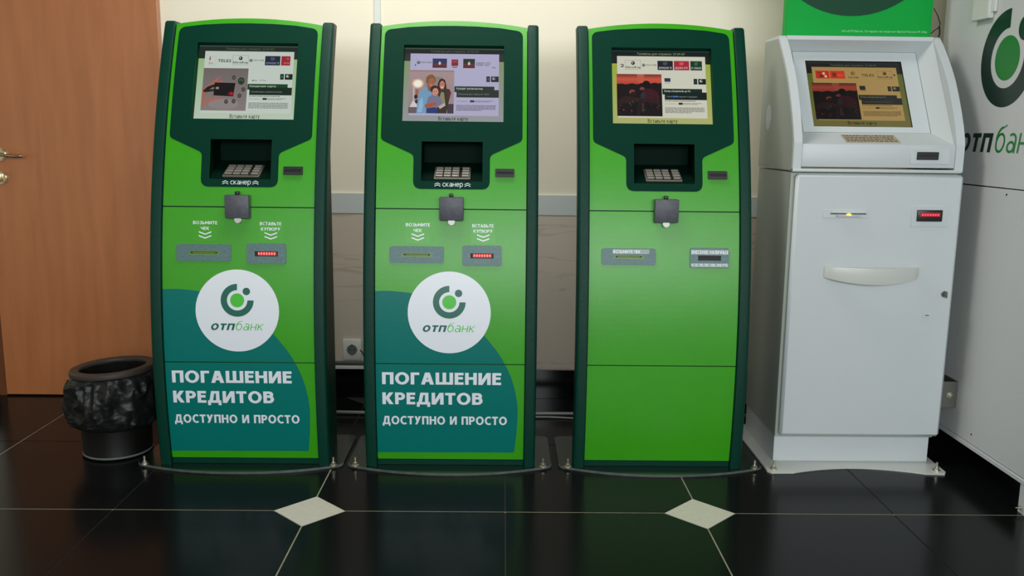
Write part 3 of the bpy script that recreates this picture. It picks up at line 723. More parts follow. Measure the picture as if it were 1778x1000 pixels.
def photo_sunset(c, x0, y0, x1, y1, dim=1.0):
    W, H = x1-x0, y1-y0
    q = lambda t: tuple(int(v*dim) for v in t)
    X = lambda a: x0 + a*W
    Y = lambda b: y0 + b*H
    R = lambda pts: [(X(a), Y(b)) for a, b in pts]
    c.rect(x0, y0, x1, Y(.12), q((120, 44, 40)), q((208, 92, 70))); c.rect(x0, Y(.12), x1, Y(.30), q((208, 92, 70)), q((184, 46, 36)))
    c.poly(R([(.45, .0), (.62, .0), (.58, .24), (.49, .24)]), q((200, 96, 76)))
    c.poly(R([(0, .24), (.12, .23), (.2, .25), (.34, .22), (.45, .245), (.56, .21), (.7, .24), (.84, .20), (.94, .22), (1, .20), (1, 1), (0, 1)]), q((24, 14, 20)))
    c.ell(X(.66), Y(.25), W*.09, H*.095, q((16, 10, 14)))
    c.poly(R([(.52, .50), (.58, .40), (.66, .34), (.78, .35), (.90, .42), (.95, .54), (.90, .66), (.60, .62)]), q((64, 20, 32)))
    c.poly(R([(.52, .50), (.58, .42), (.64, .46), (.62, .60), (.52, .58)]), q((40, 46, 58)))
    c.ell(X(.34), Y(.44), W*.085, H*.075, q((44, 20, 22))); c.poly(R([(.27, .42), (.33, .37), (.40, .39), (.40, .42), (.33, .42), (.29, .47)]), q((140, 72, 60)))
    c.poly(R([(.50, .34), (.56, .30), (.62, .33), (.60, .38), (.52, .38)]), q((130, 66, 60)))
    c.poly(R([(.02, .62), (.20, .52), (.44, .56), (.60, .58), (.94, .60), (.94, .70), (.50, .66), (.04, .72)]), q((50, 26, 28)))
    rnd = random.Random(5)
    for i in range(34):
        a = rnd.uniform(.04, .95); b = rnd.uniform(.58, .95); s_ = rnd.uniform(.008, .028)
        c.ell(X(a), Y(b), W*s_, H*s_, q(rnd.choice([(66, 34, 38), (40, 40, 40), (104, 52, 44), (36, 24, 30), (50, 60, 52)])), 8)
    c.poly(R([(.47, .62), (.55, .62), (.50, 1.0), (.42, 1.0)]), q((34, 26, 32)))
    c.poly(R([(.55, .68), (.60, .70), (.58, .92), (.54, .9)]), q((70, 44, 40)))
def photo_card(c, x0, y0, x1, y1):
    W, H = x1-x0, y1-y0
    X = lambda a: x0 + a*W
    Y = lambda b: y0 + b*H
    R = lambda pts: [(X(a), Y(b)) for a, b in pts]
    c.rect(x0, y0, x1, y1, (118, 108, 106), (140, 130, 130))
    c.ell(X(.5), Y(.85), W*.34, H*.12, (148, 138, 138))
    c.poly(R([(0, .52), (.10, .42), (.30, .24), (.37, .19), (.39, .22), (.30, .30), (.42, .29), (.47, .32), (.44, .35), (.28, .36), (.16, .48), (.08, .62), (.06, .76), (.0, .80)]), (172, 108, 92))
    c.poly(R([(0, .82), (.14, .72), (.34, .68), (.44, .69), (.42, .73), (.26, .76), (.08, .86), (0, .91)]), (176, 112, 96))
    c.poly(R([(.02, .54), (.12, .44), (.30, .37), (.50, .35), (.46, .40), (.22, .46), (.10, .56)]), (30, 24, 24))
    c.poly(R([(.02, .52), (.26, .50), (.30, .54), (.05, .58)]), (40, 32, 32))
    c.poly(R([(.27, .34), (.73, .35), (.70, .665), (.26, .645)]), (22, 20, 22))
    c.rect(X(.30), Y(.445), X(.37), Y(.50), (150, 140, 128)); c.ell(X(.65), Y(.60), W*.045, H*.04, (184, 26, 48)); c.ell(X(.60), Y(.605), W*.03, H*.03, (110, 20, 34))
    c.ell(X(.855), Y(.30), W*.075, H*.088, (36, 56, 44)); c.ell(X(.855), Y(.30), W*.05, H*.06, (60, 86, 70)); c.ell(X(.855), Y(.33), W*.035, H*.025, (30, 46, 38))
    for a, b in ((.685, .22), (.915, .50), (.84, .65), (.72, .78), (.555, .79)):
        c.ell(X(a), Y(b), W*.042, H*.052, (58, 56, 56)); c.ell(X(a), Y(b), W*.022, H*.028, (100, 96, 92))
def display(kind):
    c = Canvas()
    pal = {1: ((176, 190, 178), (196, 214, 196), (206, 216, 206), (38, 48, 42), (150, 190, 120)),
           2: ((150, 162, 142), (160, 162, 168), (186, 182, 214), (44, 50, 46), (132, 156, 96)),
           3: ((176, 188, 66), (186, 188, 120), (218, 218, 200), (24, 34, 32), (160, 180, 50)),
           4: ((82, 92, 36), (112, 106, 58), (172, 142, 84), (28, 30, 28), (84, 100, 34))}[kind]
    side, bot, card, head, top = pal
    ink = tuple(int(v*.22) for v in card)
    c.rect(0, 0, 1000, 760, top, bot); c.rect(0, 0, 1000, 136, head, tuple(int(v*.9) for v in head)); 
    c.rect(0, 4, 1000, 20, tuple(min(255, int(v*2.0)) for v in head), head)
    c.text('Телефон для справок: 37-07-07', 265, 745, 24, 52, (96, 104, 88) if kind != 3 else (150, 160, 120), .01)
    c.rect(66, 60, 946, 676, card)
    def logo(x, w_, col, txt=None, tc=(225, 225, 225), icon=True):
        c.rect(x, 104, x+w_, 198, col)
        if icon: c.poly([(x+w_*.36, 116), (x+w_*.62, 116), (x+w_*.66, 136), (x+w_*.5, 152), (x+w_*.36, 144)], tuple(min(255, v+45) for v in col))
        if txt: c.text(txt, x+w_*.08, x+w_*.92, 166, 184, tc, .02)
    def mega(x):
        c.rect(x, 100, x+156, 196, tuple(int(v*.72) for v in card)); c.rect(x+3, 103, x+153, 193, card)
        c.ell(x+78, 130, 19, 19, ink); c.poly([(x+66, 118), (x+80, 122), (x+74, 140)], card); c.text('МегаФон', x+6, x+150, 160, 184, ink, .03)
    def motiv(x):
        c.ell(x+18, 150, 17, 15, tuple(int(v*.45) for v in card)); c.ell(x+18, 150, 10, 9, card); c.poly([(x+10, 158), (x+18, 138), (x+26, 158)], ink); c.text('МОТИВ', x+44, x+146, 142, 156, ink, .02)
    if kind == 1:
        c.rect(112, 112, 178, 204, tuple(int(v*.8) for v in card)); c.rect(115, 114, 176, 202, card)
        c.ell(118, 140, 8, 12, (196, 50, 40)); c.ell(120, 122, 5, 5, (30, 30, 30)); c.text('ЮТК', 112, 152, 176, 192, ink, .02)
        c.text('TELE2', 196, 328, 142, 170, ink, .05); mega(342); motiv(505)
        logo(662, 150, (32, 38, 62), 'ДОМАШНЕЕ ТВ', (150, 170, 190)); c.rect(822, 104, 912, 198, (160, 38, 50)); c.ell(886, 130, 12, 9, (206, 90, 90)); c.text('ИНТЕР', 850, 908, 166, 182, (220, 150, 150), .01)
        photo_card(c, 66, 232, 506, 652)
        hd = (14, 72, 36); hd2 = (20, 42, 34); t1 = 'Кредитная карта'; t2 = 'Получайте деньги с возвратом за покупки'
        c.ell(556, 352, 7, 6, ink); c.text('Pay', 566, 600, 344, 362, ink, .01); c.text('G Pay', 622, 690, 342, 362, tuple(int(v*.5) for v in card))
    elif kind == 2:
        c.ell(117, 176, 6, 8, (50, 50, 60)); c.rect(126, 100, 129, 168, (150, 150, 176)); motiv(130)
        for x, w_ in ((286, 142), (590, 116)):
            c.rect(x, 108, x+w_, 202, (46, 50, 96) if x < 400 else (36, 50, 44)); c.rect(x, 158, x+w_, 202, (104, 50, 58), (84, 34, 44)); c.ell(x+w_/2, 158, 13, 14, (206, 200, 206)); c.poly([(x+w_/2-10, 150), (x+w_/2, 134), (x+w_/2+10, 150)], (220, 216, 220))
        c.rect(474, 116, 540, 182, (136, 34, 46)); c.rect(484, 128, 530, 146, (164, 66, 76)); c.rect(482, 192, 530, 199, ink)
        c.text('ДОМОВОЙ', 720, 796, 142, 158, (50, 50, 90), .04); c.text('СЕРВИС', 720, 796, 162, 178, (50, 50, 90), .04)
        for i in range(3): c.rect(804, 144+i*14, 862-(i*6), 150+i*14, (120, 118, 150))
        c.text('Pay', 880, 914, 188, 204, ink, .03)
        photo_family(c, 60, 228, 504, 656)
        hd = (40, 58, 48); hd2 = (42, 54, 48); t1 = 'Кредит наличными'; t2 = 'Получите до 1 млн ₽ от 10,5%'.replace('₽', 'р')
    elif kind == 3:
        c.text('2', 96, 136, 140, 172, ink, .05); mega(146); motiv(312)
        logo(468, 154, (30, 36, 44), 'ДОМАШНЕЕ ТВ'); logo(632, 152, (176, 42, 58), 'ДОМ РУ'); logo(796, 116, (16, 62, 38), 'РУ ТЕЛЕКОМ')
        photo_sunset(c, 58, 242, 504, 660)
        c.rect(532, 280, 592, 316, (44, 54, 84)); c.text('ДОМ', 536, 586, 322, 334, tuple(int(v*.5) for v in card))
        hd = (18, 44, 38); hd2 = (16, 34, 32); t1 = 'Вклад «Защитный» до 9%'; t2 = 'Самое время подумать о будущем!'
    else:
        c.rect(100, 104, 240, 196, (196, 44, 30)); c.rect(130, 118, 150, 138, (90, 60, 50)); c.rect(172, 124, 196, 150, (236, 190, 150)); c.rect(140, 152, 172, 180, (70, 50, 44)); c.rect(190, 158, 214, 184, (236, 190, 150))
        c.rect(248, 104, 402, 196, (206, 56, 34)); c.rect(272, 126, 312, 176, (110, 50, 40)); c.text('МТС', 330, 392, 148, 166, (236, 120, 90), .02)
        c.ell(488, 132, 22, 22, (120, 80, 30)); c.ell(494, 132, 15, 11, card); c.rect(480, 128, 510, 135, (120, 80, 30)); c.text('Билайн', 436, 540, 168, 188, ink, .01)
        c.text('TELE2', 574, 706, 138, 166, tuple(int(v*.4) for v in card), .05); mega(738); c.ell(916, 148, 10, 10, ink)
        photo_sunset(c, 44, 248, 504, 668, .72)
        c.rect(532, 280, 592, 326, (36, 36, 34)); c.rect(540, 330, 590, 336, ink)
        hd = (34, 36, 32); hd2 = (34, 34, 32); t1 = 'Вклад «Защитный» до 9%'; t2 = 'Самое время подумать о будущем!'
    c.rect(822, 284, 858, 340, tuple(int(v*.85) for v in hd2)); c.rect(868, 284, 944, 340, tuple(int(v*.85) for v in hd2))
    c.rect(834, 298, 848, 326, tuple(min(255, int(v*1.8)) for v in hd)); c.ell(896, 306, 15, 13, card); c.ell(902, 304, 8, 7, hd2)
    c.rect(508, 386, 902, 444, hd); c.rect(530, 420, 946, 496, hd2)
    c.text(t1, 528, 786, 398, 422, (200, 214, 196) if kind != 4 else (120, 110, 70), .02); c.text(t2, 548, 850, 456, 474, (150, 158, 150) if kind != 4 else (96, 88, 60))
    if kind == 3: c.rect(606, 456, 664, 474, (30, 60, 150)); c.text('время', 610, 660, 458, 472, (140, 170, 230))
    g = tuple(int(v*.5) for v in card)
    c.text('www.otpbank.ru', 530, 644, 530, 542, g, .01); c.rect(664, 524, 706, 544, hd); c.lines(712, 900, 528, 546, 2, g, 2)
    c.lines(530, 924, 572, 632, 5, g, kind)
    if kind in (1, 3, 4): c.lines(530, 900, 504, 518, 1, g, 9)
    c.text('Вставьте карту', 356, 648, 688, 734, tuple(int(v*.22) for v in bot), .03)
    c.rect(360, 745, 646, 756, tuple(int(v*.45) for v in bot)); c.text('37-07-07', 22, 120, 740, 752, tuple(int(v*.6) for v in bot)); c.text('12:05', 900, 980, 742, 753, tuple(int(v*.6) for v in bot))
    for i in range(14): c.rect(362+i*20, 740, 366+i*20, 757, tuple(int(v*.9) for v in bot))
    return c
zt, zb = 1.4455, 1.1835
_n = Vector((0, -1, dP(1.31))).normalized()
def kiosk_scr(u, v, l):
    x = -.1745 + u*.349; z = zt - v*(zt-zb)
    y = P(zb) + (P(zt)-P(zb))*(z-zb)/(zt-zb)
    return Vector((x, y, z)) - _n*(.0205 - l*.00002)
for i, k in ((1, k1), (2, k2), (3, k3)):
    display(i).build('screen', k, kiosk_scr)

# ================================================================== WHITE TERMINAL
wt = empty('white_payment_terminal', (1.25, 3.18, 0))
tag(wt, 'white floor-standing payment terminal with sloping screen and curved pull handle', 'terminal')
OX, OY = -1.25, -3.18
def wbox(name, m, par, x0, x1, y0, y1, z0, z1, bev=0.0, seg=2):
    o = box(name, m, par, x0+OX, x1+OX, y0+OY, y1+OY, z0, z1, bev, seg); return o
WR = 3.37
wbox('cabinet_body', M['shaded_white'], wt, .970, 1.532, 2.988, WR, .100, 1.030, .002, 1)
wbox('plinth', M['white'], wt, .972, 1.524, 2.996, WR-.01, .0065, .100, .001, 1)
pd = wbox('cabinet_door', M['white'], wt, .980, 1.545, 2.964, 2.9865, .110, 1.026, .0095, 1)
# head cheeks
prof = [(2.967, 1.034), (2.967, 1.127), (2.972, 1.142), (2.990, 1.190), (3.010, 1.232), (3.040, 1.288), (3.072, 1.340), (3.105, 1.384), (3.140, 1.424), (3.180, 1.467), (3.203, 1.4905), (3.215, 1.498), (WR, 1.498), (WR, 1.034)]
for x0, x1 in ((.966, .994), (1.509, 1.538)):
    prism('side_cheek', M['white'], wt, [(y+OY, z) for y, z in prof], x0+OX, x1+OX, 'x', None, .0015)
wbox('top_cover', M['white'], wt, .994, 1.509, 3.2, WR, 1.484, 1.4975)
wbox('back_cover', M['shaded_white'], wt, .994, 1.509, WR-.004, WR-.001, 1.034, 1.484)
fa = wbox('lower_fascia', M['white'], wt, .9945, 1.5085, 2.969, 3.0, 1.048, 1.1245, .002)
wbox('lip', M['white'], wt, .966, 1.532, 2.9655, 2.985, 1.0315, 1.0425, .002)
def quadmesh(name, m, par, faces, thick=.002):
    bm = bmesh.new(); vd = {}
    def V(p):
        key = tuple(round(c, 5) for c in p)
        if key not in vd: vd[key] = bm.verts.new((p[0]+OX, p[1]+OY, p[2]))
        return vd[key]
    for f in faces: bm.faces.new([V(p) for p in f])
    bmesh.ops.recalc_face_normals(bm, faces=bm.faces)
    me = bpy.data.meshes.new(name); bm.to_mesh(me); bm.free()
    return link(name, me, m, par)
o4 = [(.9945, 3.1995, 1.484), (1.5085, 3.1995, 1.484), (1.5085, 2.982, 1.1245), (.9945, 2.982, 1.1245)]
i4 = [(1.0265, 3.2465, 1.448), (1.472, 3.2465, 1.448), (1.472, 3.0757, 1.163), (1.0285, 3.0757, 1.163)]
s4 = [(1.0695, 3.2265, 1.4145), (1.4125, 3.2265, 1.4145), (1.4125, 3.088, 1.1832), (1.0695, 3.088, 1.1832)]
quadmesh('screen_recess', M['white'], wt, [(o4[i], o4[(i+1) % 4], i4[(i+1) % 4], i4[i]) for i in range(4)])
g4 = [tuple(Vector(p) + (Vector(q_)-Vector(p)).normalized()*.0022) for p, q_ in zip(i4, s4)]
quadmesh('frame_gap', M['groove'], wt, [(i4[i], i4[(i+1) % 4], g4[(i+1) % 4], g4[i]) for i in range(4)])
i4 = g4
quadmesh('screen_frame', M['white'], wt, [(i4[i], i4[(i+1) % 4], s4[(i+1) % 4], s4[i]) for i in range(4)])
n4 = (Vector(s4[1])-Vector(s4[0])).cross(Vector(s4[3])-Vector(s4[0])).normalized()
if n4.y > 0: n4 = -n4
b4 = [tuple(Vector(p) - n4*.007) for p in s4]
quadmesh('screen_gasket', M['black'], wt, [(s4[i], s4[(i+1) % 4], b4[(i+1) % 4], b4[i]) for i in range(4)])
def wt_scr(u, v, l):
    a = Vector(b4[0]).lerp(Vector(b4[1]), u); b = Vector(b4[3]).lerp(Vector(b4[2]), u)
    return a.lerp(b, v) + n4*(l*.00002) + Vector((OX, OY, 0))
display(4).build('screen', wt, wt_scr)
# notice sticker on the ledge below the screen
def led(x, t):  # point on the ledge surface
    a = Vector((x, 2.982, 1.1245)); b = Vector((x, 3.0757, 1.163)); return a.lerp(b, t) + Vector((0, -.0002, .0006))
st = quadmesh('notice_sticker', M['sticker'], wt, [(tuple(led(1.150, .12)), tuple(led(1.335, .12)), tuple(led(1.335, .80)), tuple(led(1.150, .80)))])
m_ink = mat('brown_ink', rgb(90, 70, 50), .6)
bm = bmesh.new(); rnd = random.Random(3)
for r in range(4):
    x = 1.156
    while x < 1.322:
        wl = rnd.uniform(.004, .014); t0 = .68-r*.15
        q_ = [led(x, t0), led(x+wl, t0), led(x+wl, t0+.07), led(x, t0+.07)]
        bm.faces.new([bm.verts.new((p.x+OX, p.y+OY-.0001, p.z+.0004)) for p in q_]); x += wl+.003
fin('notice_text', bm, m_ink, st)
# card reader in lower fascia
rd = wbox('reader_surround', M['white'], wt, 1.358, 1.490, 2.9665, 2.969, 1.061, 1.1145, .001, 1)
cr = wbox('card_reader', M['black'], wt, 1.3785, 1.4505, 2.9615, 2.9665, 1.0755, 1.1015, .001, 1)
wbox('card_slot', M['void'], cr, 1.384, 1.445, 2.9607, 2.9614, 1.087, 1.0925)
# receipt outlet with amber light
YF = 2.964
rs = wbox('receipt_surround', M['white'], wt, 1.076, 1.226, YF-.002, YF, .878, .908, .001, 1)
wbox('slot', M['void'], rs, 1.101, 1.222, YF-.0032, YF-.0021, .8915, .8945)
wbox('slot_hood', M['white'], rs, 1.106, 1.222, YF-.006, YF-.0022, .8955, .9010, .001, 1)
tr = prism('paper_tray', M['white'], rs, [(YF-.0022+OY, .884), (YF-.013+OY, .884), (YF-.0135+OY, .887), (YF-.0022+OY, .8895)], 1.122+OX, 1.204+OX, 'x')
bm = bmesh.new(); add_cyl(bm, (1.163+OX, YF-.0065+OY, .8905), (0, 1, 0), .0075, .006, 20); 
for v in bm.verts: v.co.z = .8905 + (v.co.z-.8905)*.55
fin('amber_light', bm, M['amber'], rs, 40)
# note acceptor
ns = wbox('note_surround', M['white'], wt, 1.376, 1.500, YF-.002, YF, .8520, .9230, .001, 1)
na = wbox('note_acceptor', M['black'], wt, 1.3935, 1.4785, YF-.009, YF-.0021, .8705, .9090, .002)
nw = wbox('indicator_window', M['glowred'], na, 1.403, 1.470, YF-.0097, YF-.0091, .8870, .9000)
for i in range(7):
    bm = bmesh.new(); add_cyl(bm, (1.410+i*.0088+OX, YF-.0102+OY, .8930), (0, 1, 0), .0030, .0008, 10)
    fin('indicator_light', bm, emis('pink_red_led', (1.0, .05, .10, 1), 2.5) if i == 0 else bpy.data.materials['pink_red_led'], na)
# curved pull handle: arc in plan, flat band
bm = bmesh.new(); rows = []
x0, x1 = 1.094, 1.417
for i in range(25):
    t = i/24; x = x0 + (x1-x0)*t; bul = math.sin(math.pi*t)**.62
    y = YF - .004 - .042*bul; zt_, zb_ = .7140, .6770 - .0190*math.sin(math.pi*t)**.8
    rows.append([bm.verts.new((x+OX, y+OY, zt_)), bm.verts.new((x+OX, y+OY-.003, (zt_+zb_)/2)), bm.verts.new((x+OX, y+OY, zb_)), bm.verts.new((x+OX, min(y+.010, YF-.0005)+OY, zb_+.003)), bm.verts.new((x+OX, min(y+.010, YF-.0005)+OY, zt_-.001))])
for i in range(24):
    for j in range(5): bm.faces.new((rows[i][j], rows[i+1][j], rows[i+1][(j+1) % 5], rows[i][(j+1) % 5]))
bm.faces.new(rows[0]); bm.faces.new(rows[-1][::-1])
fin('pull_handle', bm, M['handle'], wt, 40)
wbox('handle_cup', M['handle'], wt, 1.100, 1.411, YF-.0012, YF-.0001, .672, .7125)
# lock with key, small slot
bm = bmesh.new(); add_cyl(bm, (1.511+OX, YF-.003+OY, .6215), (0, 1, 0), .0085, .006, 20)
lk = fin('door_lock', bm, M['steel'], wt, 40)
wbox('key', M['steel'], lk, 1.5085, 1.5125, YF-.026, YF-.0062, .612, .634, .001, 1)
sp = wbox('small_slot_plate', M['white'], wt, 1.444, 1.480, YF-.0015, YF-.0002, .5375, .5570, .0007, 1)
wbox('slot', M['void'], sp, 1.4535, 1.4665, YF-.0022, YF-.0016, .5455, .5480)
# oval emboss on the left cheek
bm = bmesh.new(); add_cyl(bm, (.9645+OX, 3.27+OY, 1.215), (1, 0, 0), .045, .0015, 32)
for v in bm.verts: v.co.y = 3.27+OY + (v.co.y-3.27-OY)*.6
fin('oval_emboss', bm, M['white'], wt, 40)
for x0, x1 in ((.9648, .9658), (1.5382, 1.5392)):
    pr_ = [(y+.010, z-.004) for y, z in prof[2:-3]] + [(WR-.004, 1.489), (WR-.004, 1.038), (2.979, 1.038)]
    prism('side_shade_skin', M['shaded_white'], wt, [(y+OY, z) for y, z in pr_], x0+OX, x1+OX, 'x')  # added thin skin, greyed to put shade on the outer cheek faces
# base plate with scalloped front
fr = [(.925, 2.905), (.935, 2.888), (1.015, 2.890)] + [(1.015+.445*t, 2.892+.047*math.sin(math.pi*t)**.9) for t in [i/16 for i in range(17)]] + [(1.462, 2.888), (1.535, 2.884), (1.545, 2.900), (1.56, WR+.03), (.925, WR+.03)]
bp = prism('base_plate', M['handle'], wt, [(x+OX, y+OY) for x, y in fr], 0, .0064, 'z')
bme = bpy.data.meshes['bolt']
for x, y in ((.9515, 2.918), (1.519, 2.912), (.945, WR+.01), (1.53, WR+.01)):
    o = bpy.data.objects.new('bolt', bme); COL.objects.link(o); o.parent = bp; o.location = (x+OX, y+OY, .0064)

# ================================================================== SIGNBOARD ON THE WHITE TERMINAL
sg = box('signboard', M['signgreen'], None, 1.013, 1.540, 3.290, 3.330, 1.4985, 2.20, .001, 1)
tag(sg, 'green bank signboard with dark circle standing on the white terminal', 'sign')
link_ = flat_mesh([circ(1.2445, 1.912, .335, 64)])
def front(me, y):
    for v in me.vertices: v.co = Vector((v.co.x, y - v.co.z, v.co.y))
    return me
link('dark_circle', front(link_, 3.2892), M['signdark'], sg)
link('licence_text', front(text_mesh('АО «ОТП Банк». Генеральная лицензия Банка России № 2766.', 1.216, 1.527, 1.5195, 1.5285, .01), 3.2890), M['signtext'], sg)

# ================================================================== WHITE CABINET AT THE RIGHT
CX = 1.6175
cb = empty('bank_cabinet', (2.0, 2.96, 0)); ox, oy = -2.0, -2.96
tag(cb, 'large white bank cabinet with green ring logo at the right edge', 'cabinet')
def cbox(name, m, x0, x1, y0, y1, z0, z1, bev=0.0, par=None): return box(name, m, par or cb, x0+ox, x1+ox, y0+oy, y1+oy, z0, z1, bev, 1)
cbox('lower_side_panel', M['cabwhite'], CX, CX+.03, 2.552, 3.352, .112, .9875, .001)
cbox('upper_side_panel', M['cabwhite'], CX, CX+.03, 2.552, 3.352, .9915, 2.05, .001)
cbox('inner_body', M['black'], CX+.006, 2.35, 2.56, 3.345, .0945, 2.045)
cbox('front_panel', M['cabwhite'], CX+.031, 2.36, 2.548, 2.559, .112, 2.05, .001)
cbox('bottom_flange', M['cabwhite'], CX-.004, CX+.03, 2.552, 3.352, .0945, .1095, .001)
cbox('recessed_plinth', M['baseboard'], CX+.075, 2.33, 2.60, 3.33, .0, .0945)
ft = cbox('foot', M['cabwhite'], CX, CX+.05, 2.552, 2.590, .0, .0945, .001)
o = bpy.data.objects.new('bolt', bme); COL.objects.link(o); o.parent = ft; o.location = (CX+ox-.004, 2.570+oy, .02); o.rotation_euler = (0, -math.pi/2, 0); o.scale = (.5, .5, .5)
def side(me, off=.0005):   # text space (u to the viewer's right = towards -Y, v up) -> the cabinet's left side
    for v in me.vertices: v.co = Vector((CX-off+ox-v.co.z, -v.co.x+oy, v.co.y))
    return me
LC, LZ, LR = -2.912, 1.4035, .1555
M['cablogo'] = mat('cabinet_logo_dark', rgb(14, 46, 38), .35); M['cabgreen'] = mat('cabinet_logo_green', rgb(6, 128, 40), .35)
link('logo_ring', side(merge([flat_mesh([ring34(LC, LZ, LR, LR*.61)]), flat_mesh([circ(LC+.57*LR, LZ+.55*LR, LR*.25, 32)])])), M['cablogo'], cb)
link('logo_dot', side(flat_mesh([circ(LC, LZ, LR*.455, 40)])), M['cabgreen'], cb)
link('logo_name_bold', side(stroke_text('отп', -3.155, -2.945, 1.1030, 1.1900, .20, .20, .12)), M['cablogo'], cb)
link('logo_name_light', side(stroke_text('банк', -2.930, -2.680, 1.1030, 1.1900, .11, .20, .17)), M['cabgreen'], cb)
bm = bmesh.new(); add_cyl(bm, (CX+ox-.0006, 2.893+oy, .145), (1, 0, 0), .0035, .001, 10)
hm = fin('screw_hole', bm, M['void'], cb)
for y, z in ((2.833, .9706), (3.29, .972), (3.30, .17)):
    o = hm.copy(); COL.objects.link(o); o.location = (0, y-2.893, z-.145)
hc = cbox('hinge_cover', M['plastic'], CX-.022, CX-.001, 3.017, 3.118, 1.541, 1.72, .002)
cbox('hinge_latch', M['plastic'], CX-.012, CX-.001, 2.999, 3.016, 1.560, 1.72, .001, hc)
# steel angle bracket
br = cbox('angle_bracket', M['steel'], CX-.004, CX-.0005, 3.010, 3.10, .205, .300, .0005)
cbox('bracket_face', M['steel'], CX-.060, CX-.0045, 3.006, 3.010, .205, .300, .0005, br)
o = bpy.data.objects.new('bolt', bme); COL.objects.link(o); o.parent = br; o.location = (CX-.030+ox, 3.0055+oy, .252); o.rotation_euler = (math.pi/2, 0, 0); o.scale = (.8, .8, .45)

# ================================================================== WASTE BIN
bn = empty('waste_bin', (-1.385, 3.07, 0))
tag(bn, 'round black waste bin with a crumpled black bag, left of the kiosks', 'bin')
def lathe(name, m, par, prof, n=48, closed=False, fn=None, smooth=60):
    bm = bmesh.new(); rows = []
    for r, z in prof:
        rows.append([bm.verts.new((fn(r, z, 2*math.pi*i/n) if fn else (r*math.cos(2*math.pi*i/n), r*math.sin(2*math.pi*i/n), z))) for i in range(n)])
    k = len(rows)
    for a in range(k if closed else k-1):
        b = (a+1) % k
        for i in range(n): bm.faces.new((rows[a][i], rows[a][(i+1) % n], rows[b][(i+1) % n], rows[b][i]))
    return fin(name, bm, m, par, smooth)
lathe('bin_body', M['bin'], bn, [(.001, .0), (.110, .0), (.1165, .003), (.1175, .010), (.116, .014), (.118, .10), (.126, .29), (.122, .29), (.114, .10), (.112, .012), (.001, .012)])
lathe('base_ring', M['groove'], bn, [(.1172, .006), (.1188, .008), (.1188, .011), (.1168, .013)], closed=True)
TILT = Matrix.Rotation(math.radians(-3.0), 4, 'Y')
def tl(p): v = Vector((p[0], p[1], p[2]-.31)); v = TILT @ v; return (v.x, v.y, v.z+.31)
lathe('rim_ring', M['binrim'], bn, [(.143, .300), (.1445, .310), (.142, .3165), (.136, .319), (.115, .318), (.112, .314), (.112, .306), (.116, .300)], closed=True, fn=lambda r, z, t: tl((r*math.cos(t), r*math.sin(t), z)))
def bagfn(r, z, t):
    d = Vector((math.cos(t), math.sin(t), 0)); p = d*2.2 + Vector((0, 0, z*14))
    w_ = min(1, max(0, (.305-z)/.03))*min(1, max(.3, (z-.105)/.02))
    nn = noise.noise(Vector((p.x, p.y, p.z*.55))*1.0)*.8 - abs(noise.noise(Vector((p.x, p.y, p.z*.6))*1.9+Vector((3, 1, 2))))*.75 - abs(noise.noise(p*4.5+Vector((7, 1, 2))))*.16 + .3
    rr = r + w_*.030*nn
    rr = max(rr, .1262)
    return tl((rr*math.cos(t), rr*math.sin(t), z)) if z > .28 else (rr*math.cos(t), rr*math.sin(t), z)
bp_ = [(.132, .302), (.141, .290), (.149, .272), (.155, .250), (.159, .228), (.160, .205), (.158, .182), (.155, .162), (.151, .145), (.145, .130), (.137, .117), (.1285, .109), (.1265, .112)]
fine = []
for (a, b), (c, d_) in zip(bp_[:-1], bp_[1:]):
    for k_ in range(5): fine.append((a+(c-a)*k_/5, b+(d_-b)*k_/5))
fine.append(bp_[-1])
lathe('bin_bag', M['bag'], bn, fine, n=200, fn=bagfn, smooth=28)
lathe('bag_lining', M['lining'], bn, [(.118, .312), (.112, .29), (.108, .2), (.098, .06), (.001, .05)], n=48, fn=lambda r, z, t: (r*math.cos(t)*(1+.02*math.sin(9*t)), r*math.sin(t)*(1+.02*math.sin(9*t)), z))

# ================================================================== SMALL WALL ITEMS AND CABLES
so = box('power_socket', M['plastic'], None, -.6905, -.6105, WY1-.018, WY1-.0062, .168, .260, .003)
tag(so, 'white wall power socket between the first two kiosks', 'socket')
bm = bmesh.new(); add_cyl(bm, (-.651, WY1-.0186, .214), (0, 1, 0), .0225, .001, 32); fin('socket_well', bm, M['groove'], so)
for x in (-.6605, -.6415):
    bm = bmesh.new(); add_cyl(bm, (x, WY1-.0194, .214), (0, 1, 0), .003, .0006, 12); fin('contact_hole', bm, M['void'], so)
for z in (.193, .235):
    box('earth_clip', M['steel'], so, -.654, -.648, WY1-.022, WY1-.0192, z-.004, z+.004)
cdv = box('cable_duct', M['plastic'], None, -1.05, -.12, WY1-.030, WY1-.0165, .1305, .144, .001, 1)
tag(cdv, 'white horizontal cable duct above the black baseboard behind the kiosks', 'cable duct')
cdv2 = tube('conduit_pipe', [(-1.05, WY1-.018, .155), (-.6, WY1-.018, .155), (-.12, WY1-.018, .155)], .0085, M['darkpipe'])
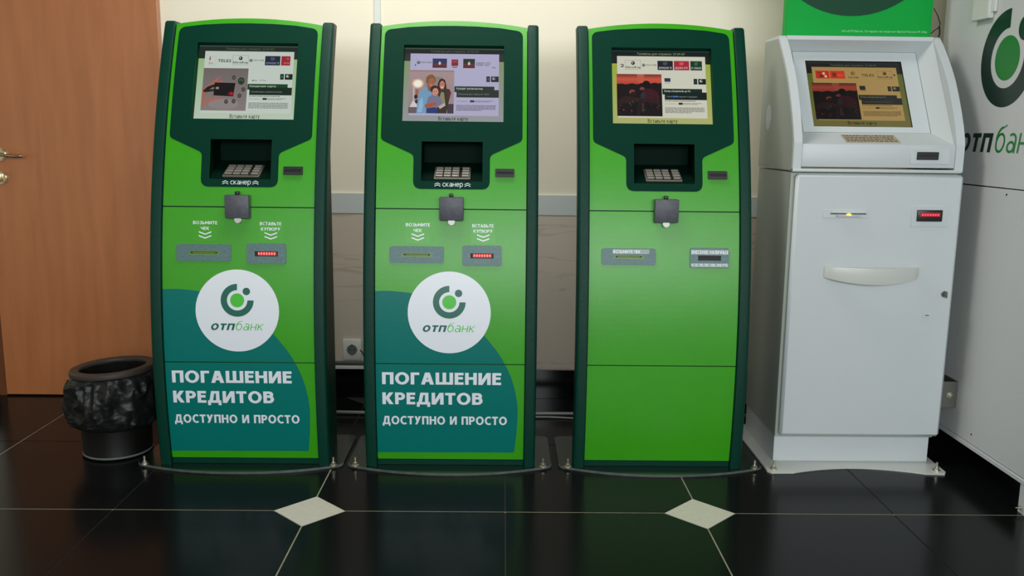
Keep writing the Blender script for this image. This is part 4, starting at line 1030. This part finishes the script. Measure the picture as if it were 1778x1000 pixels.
tag(cdv2, 'grey flexible conduit running below the wall socket', 'conduit')
tk = box('vertical_cable_duct', M['plastic'], None, -.5336, -.5080, WY1-.012, WY1, .8925, CH-.001, .001, 1)
tag(tk, 'thin white vertical cable duct on the cream wall above middle kiosk', 'cable duct')
def wav(y, x0, x1, z, ph, amp=.006):
    n = 12
    return [(x0+(x1-x0)*i/n, y + amp*math.sin(i*1.3+ph), z) for i in range(n+1)]
h1 = tube('ribbed_hose', wav(3.505, -1.1, 1.6, .0085, 0), .0075, M['hose'])
tag(h1, 'grey ribbed hose lying on the floor along the wall behind kiosks', 'hose')
h2 = tube('power_cable', wav(3.462, -.35, .85, .0052, 1, .014), .004, M['hose'])
tag(h2, 'thin grey cable on the floor in front of the ribbed hose', 'cable')
sc = tube('socket_cable', [(-.612, WY1-.030, .215), (-.598, WY1-.05, .205), (-.588, WY1-.06, .185), (-.575, WY1-.07, .178), (-.52, WY1-.10, .17), (-.40, 3.5, .10), (-.30, 3.4, .006), (-.25, 3.3, .005)], .003, M['cable'])
tag(sc, 'black cable hanging from the wall socket towards middle kiosk', 'cable')
w1 = tube('sign_wire', [(1.5405, 3.312, 1.512), (1.560, 3.315, 1.530), (1.583, 3.318, 1.550), (1.5845, 3.335, 1.580), (1.586, 3.38, 1.62)], .0016, M['cable'])
tag(w1, 'thin wire running from the green signboard corner up the wall', 'wire')
w2 = tube('looped_wire', [(1.581, 3.315, 1.548), (1.577, 3.300, 1.520), (1.570, 3.295, 1.498), (1.580, 3.290, 1.478), (1.594, 3.29, 1.455), (1.5955, 3.29, 1.435), (1.585, 3.29, 1.430), (1.580, 3.30, 1.46), (1.574, 3.30, 1.492)], .0028, M['cable'])
tag(w2, 'black wire loop beside the top corner of the white terminal', 'wire')
lf = box('added_glow_panel', emis('added_panel_glow', (1, .95, .85, 1), 1.5), None, -.95, .35, 2.38, 3.02, 2.86, 2.899, .004)  # unseen glowing body, added to go with the wall fill lamp
tag(lf, 'added glowing panel under the ceiling, out of view above the kiosks', 'light')
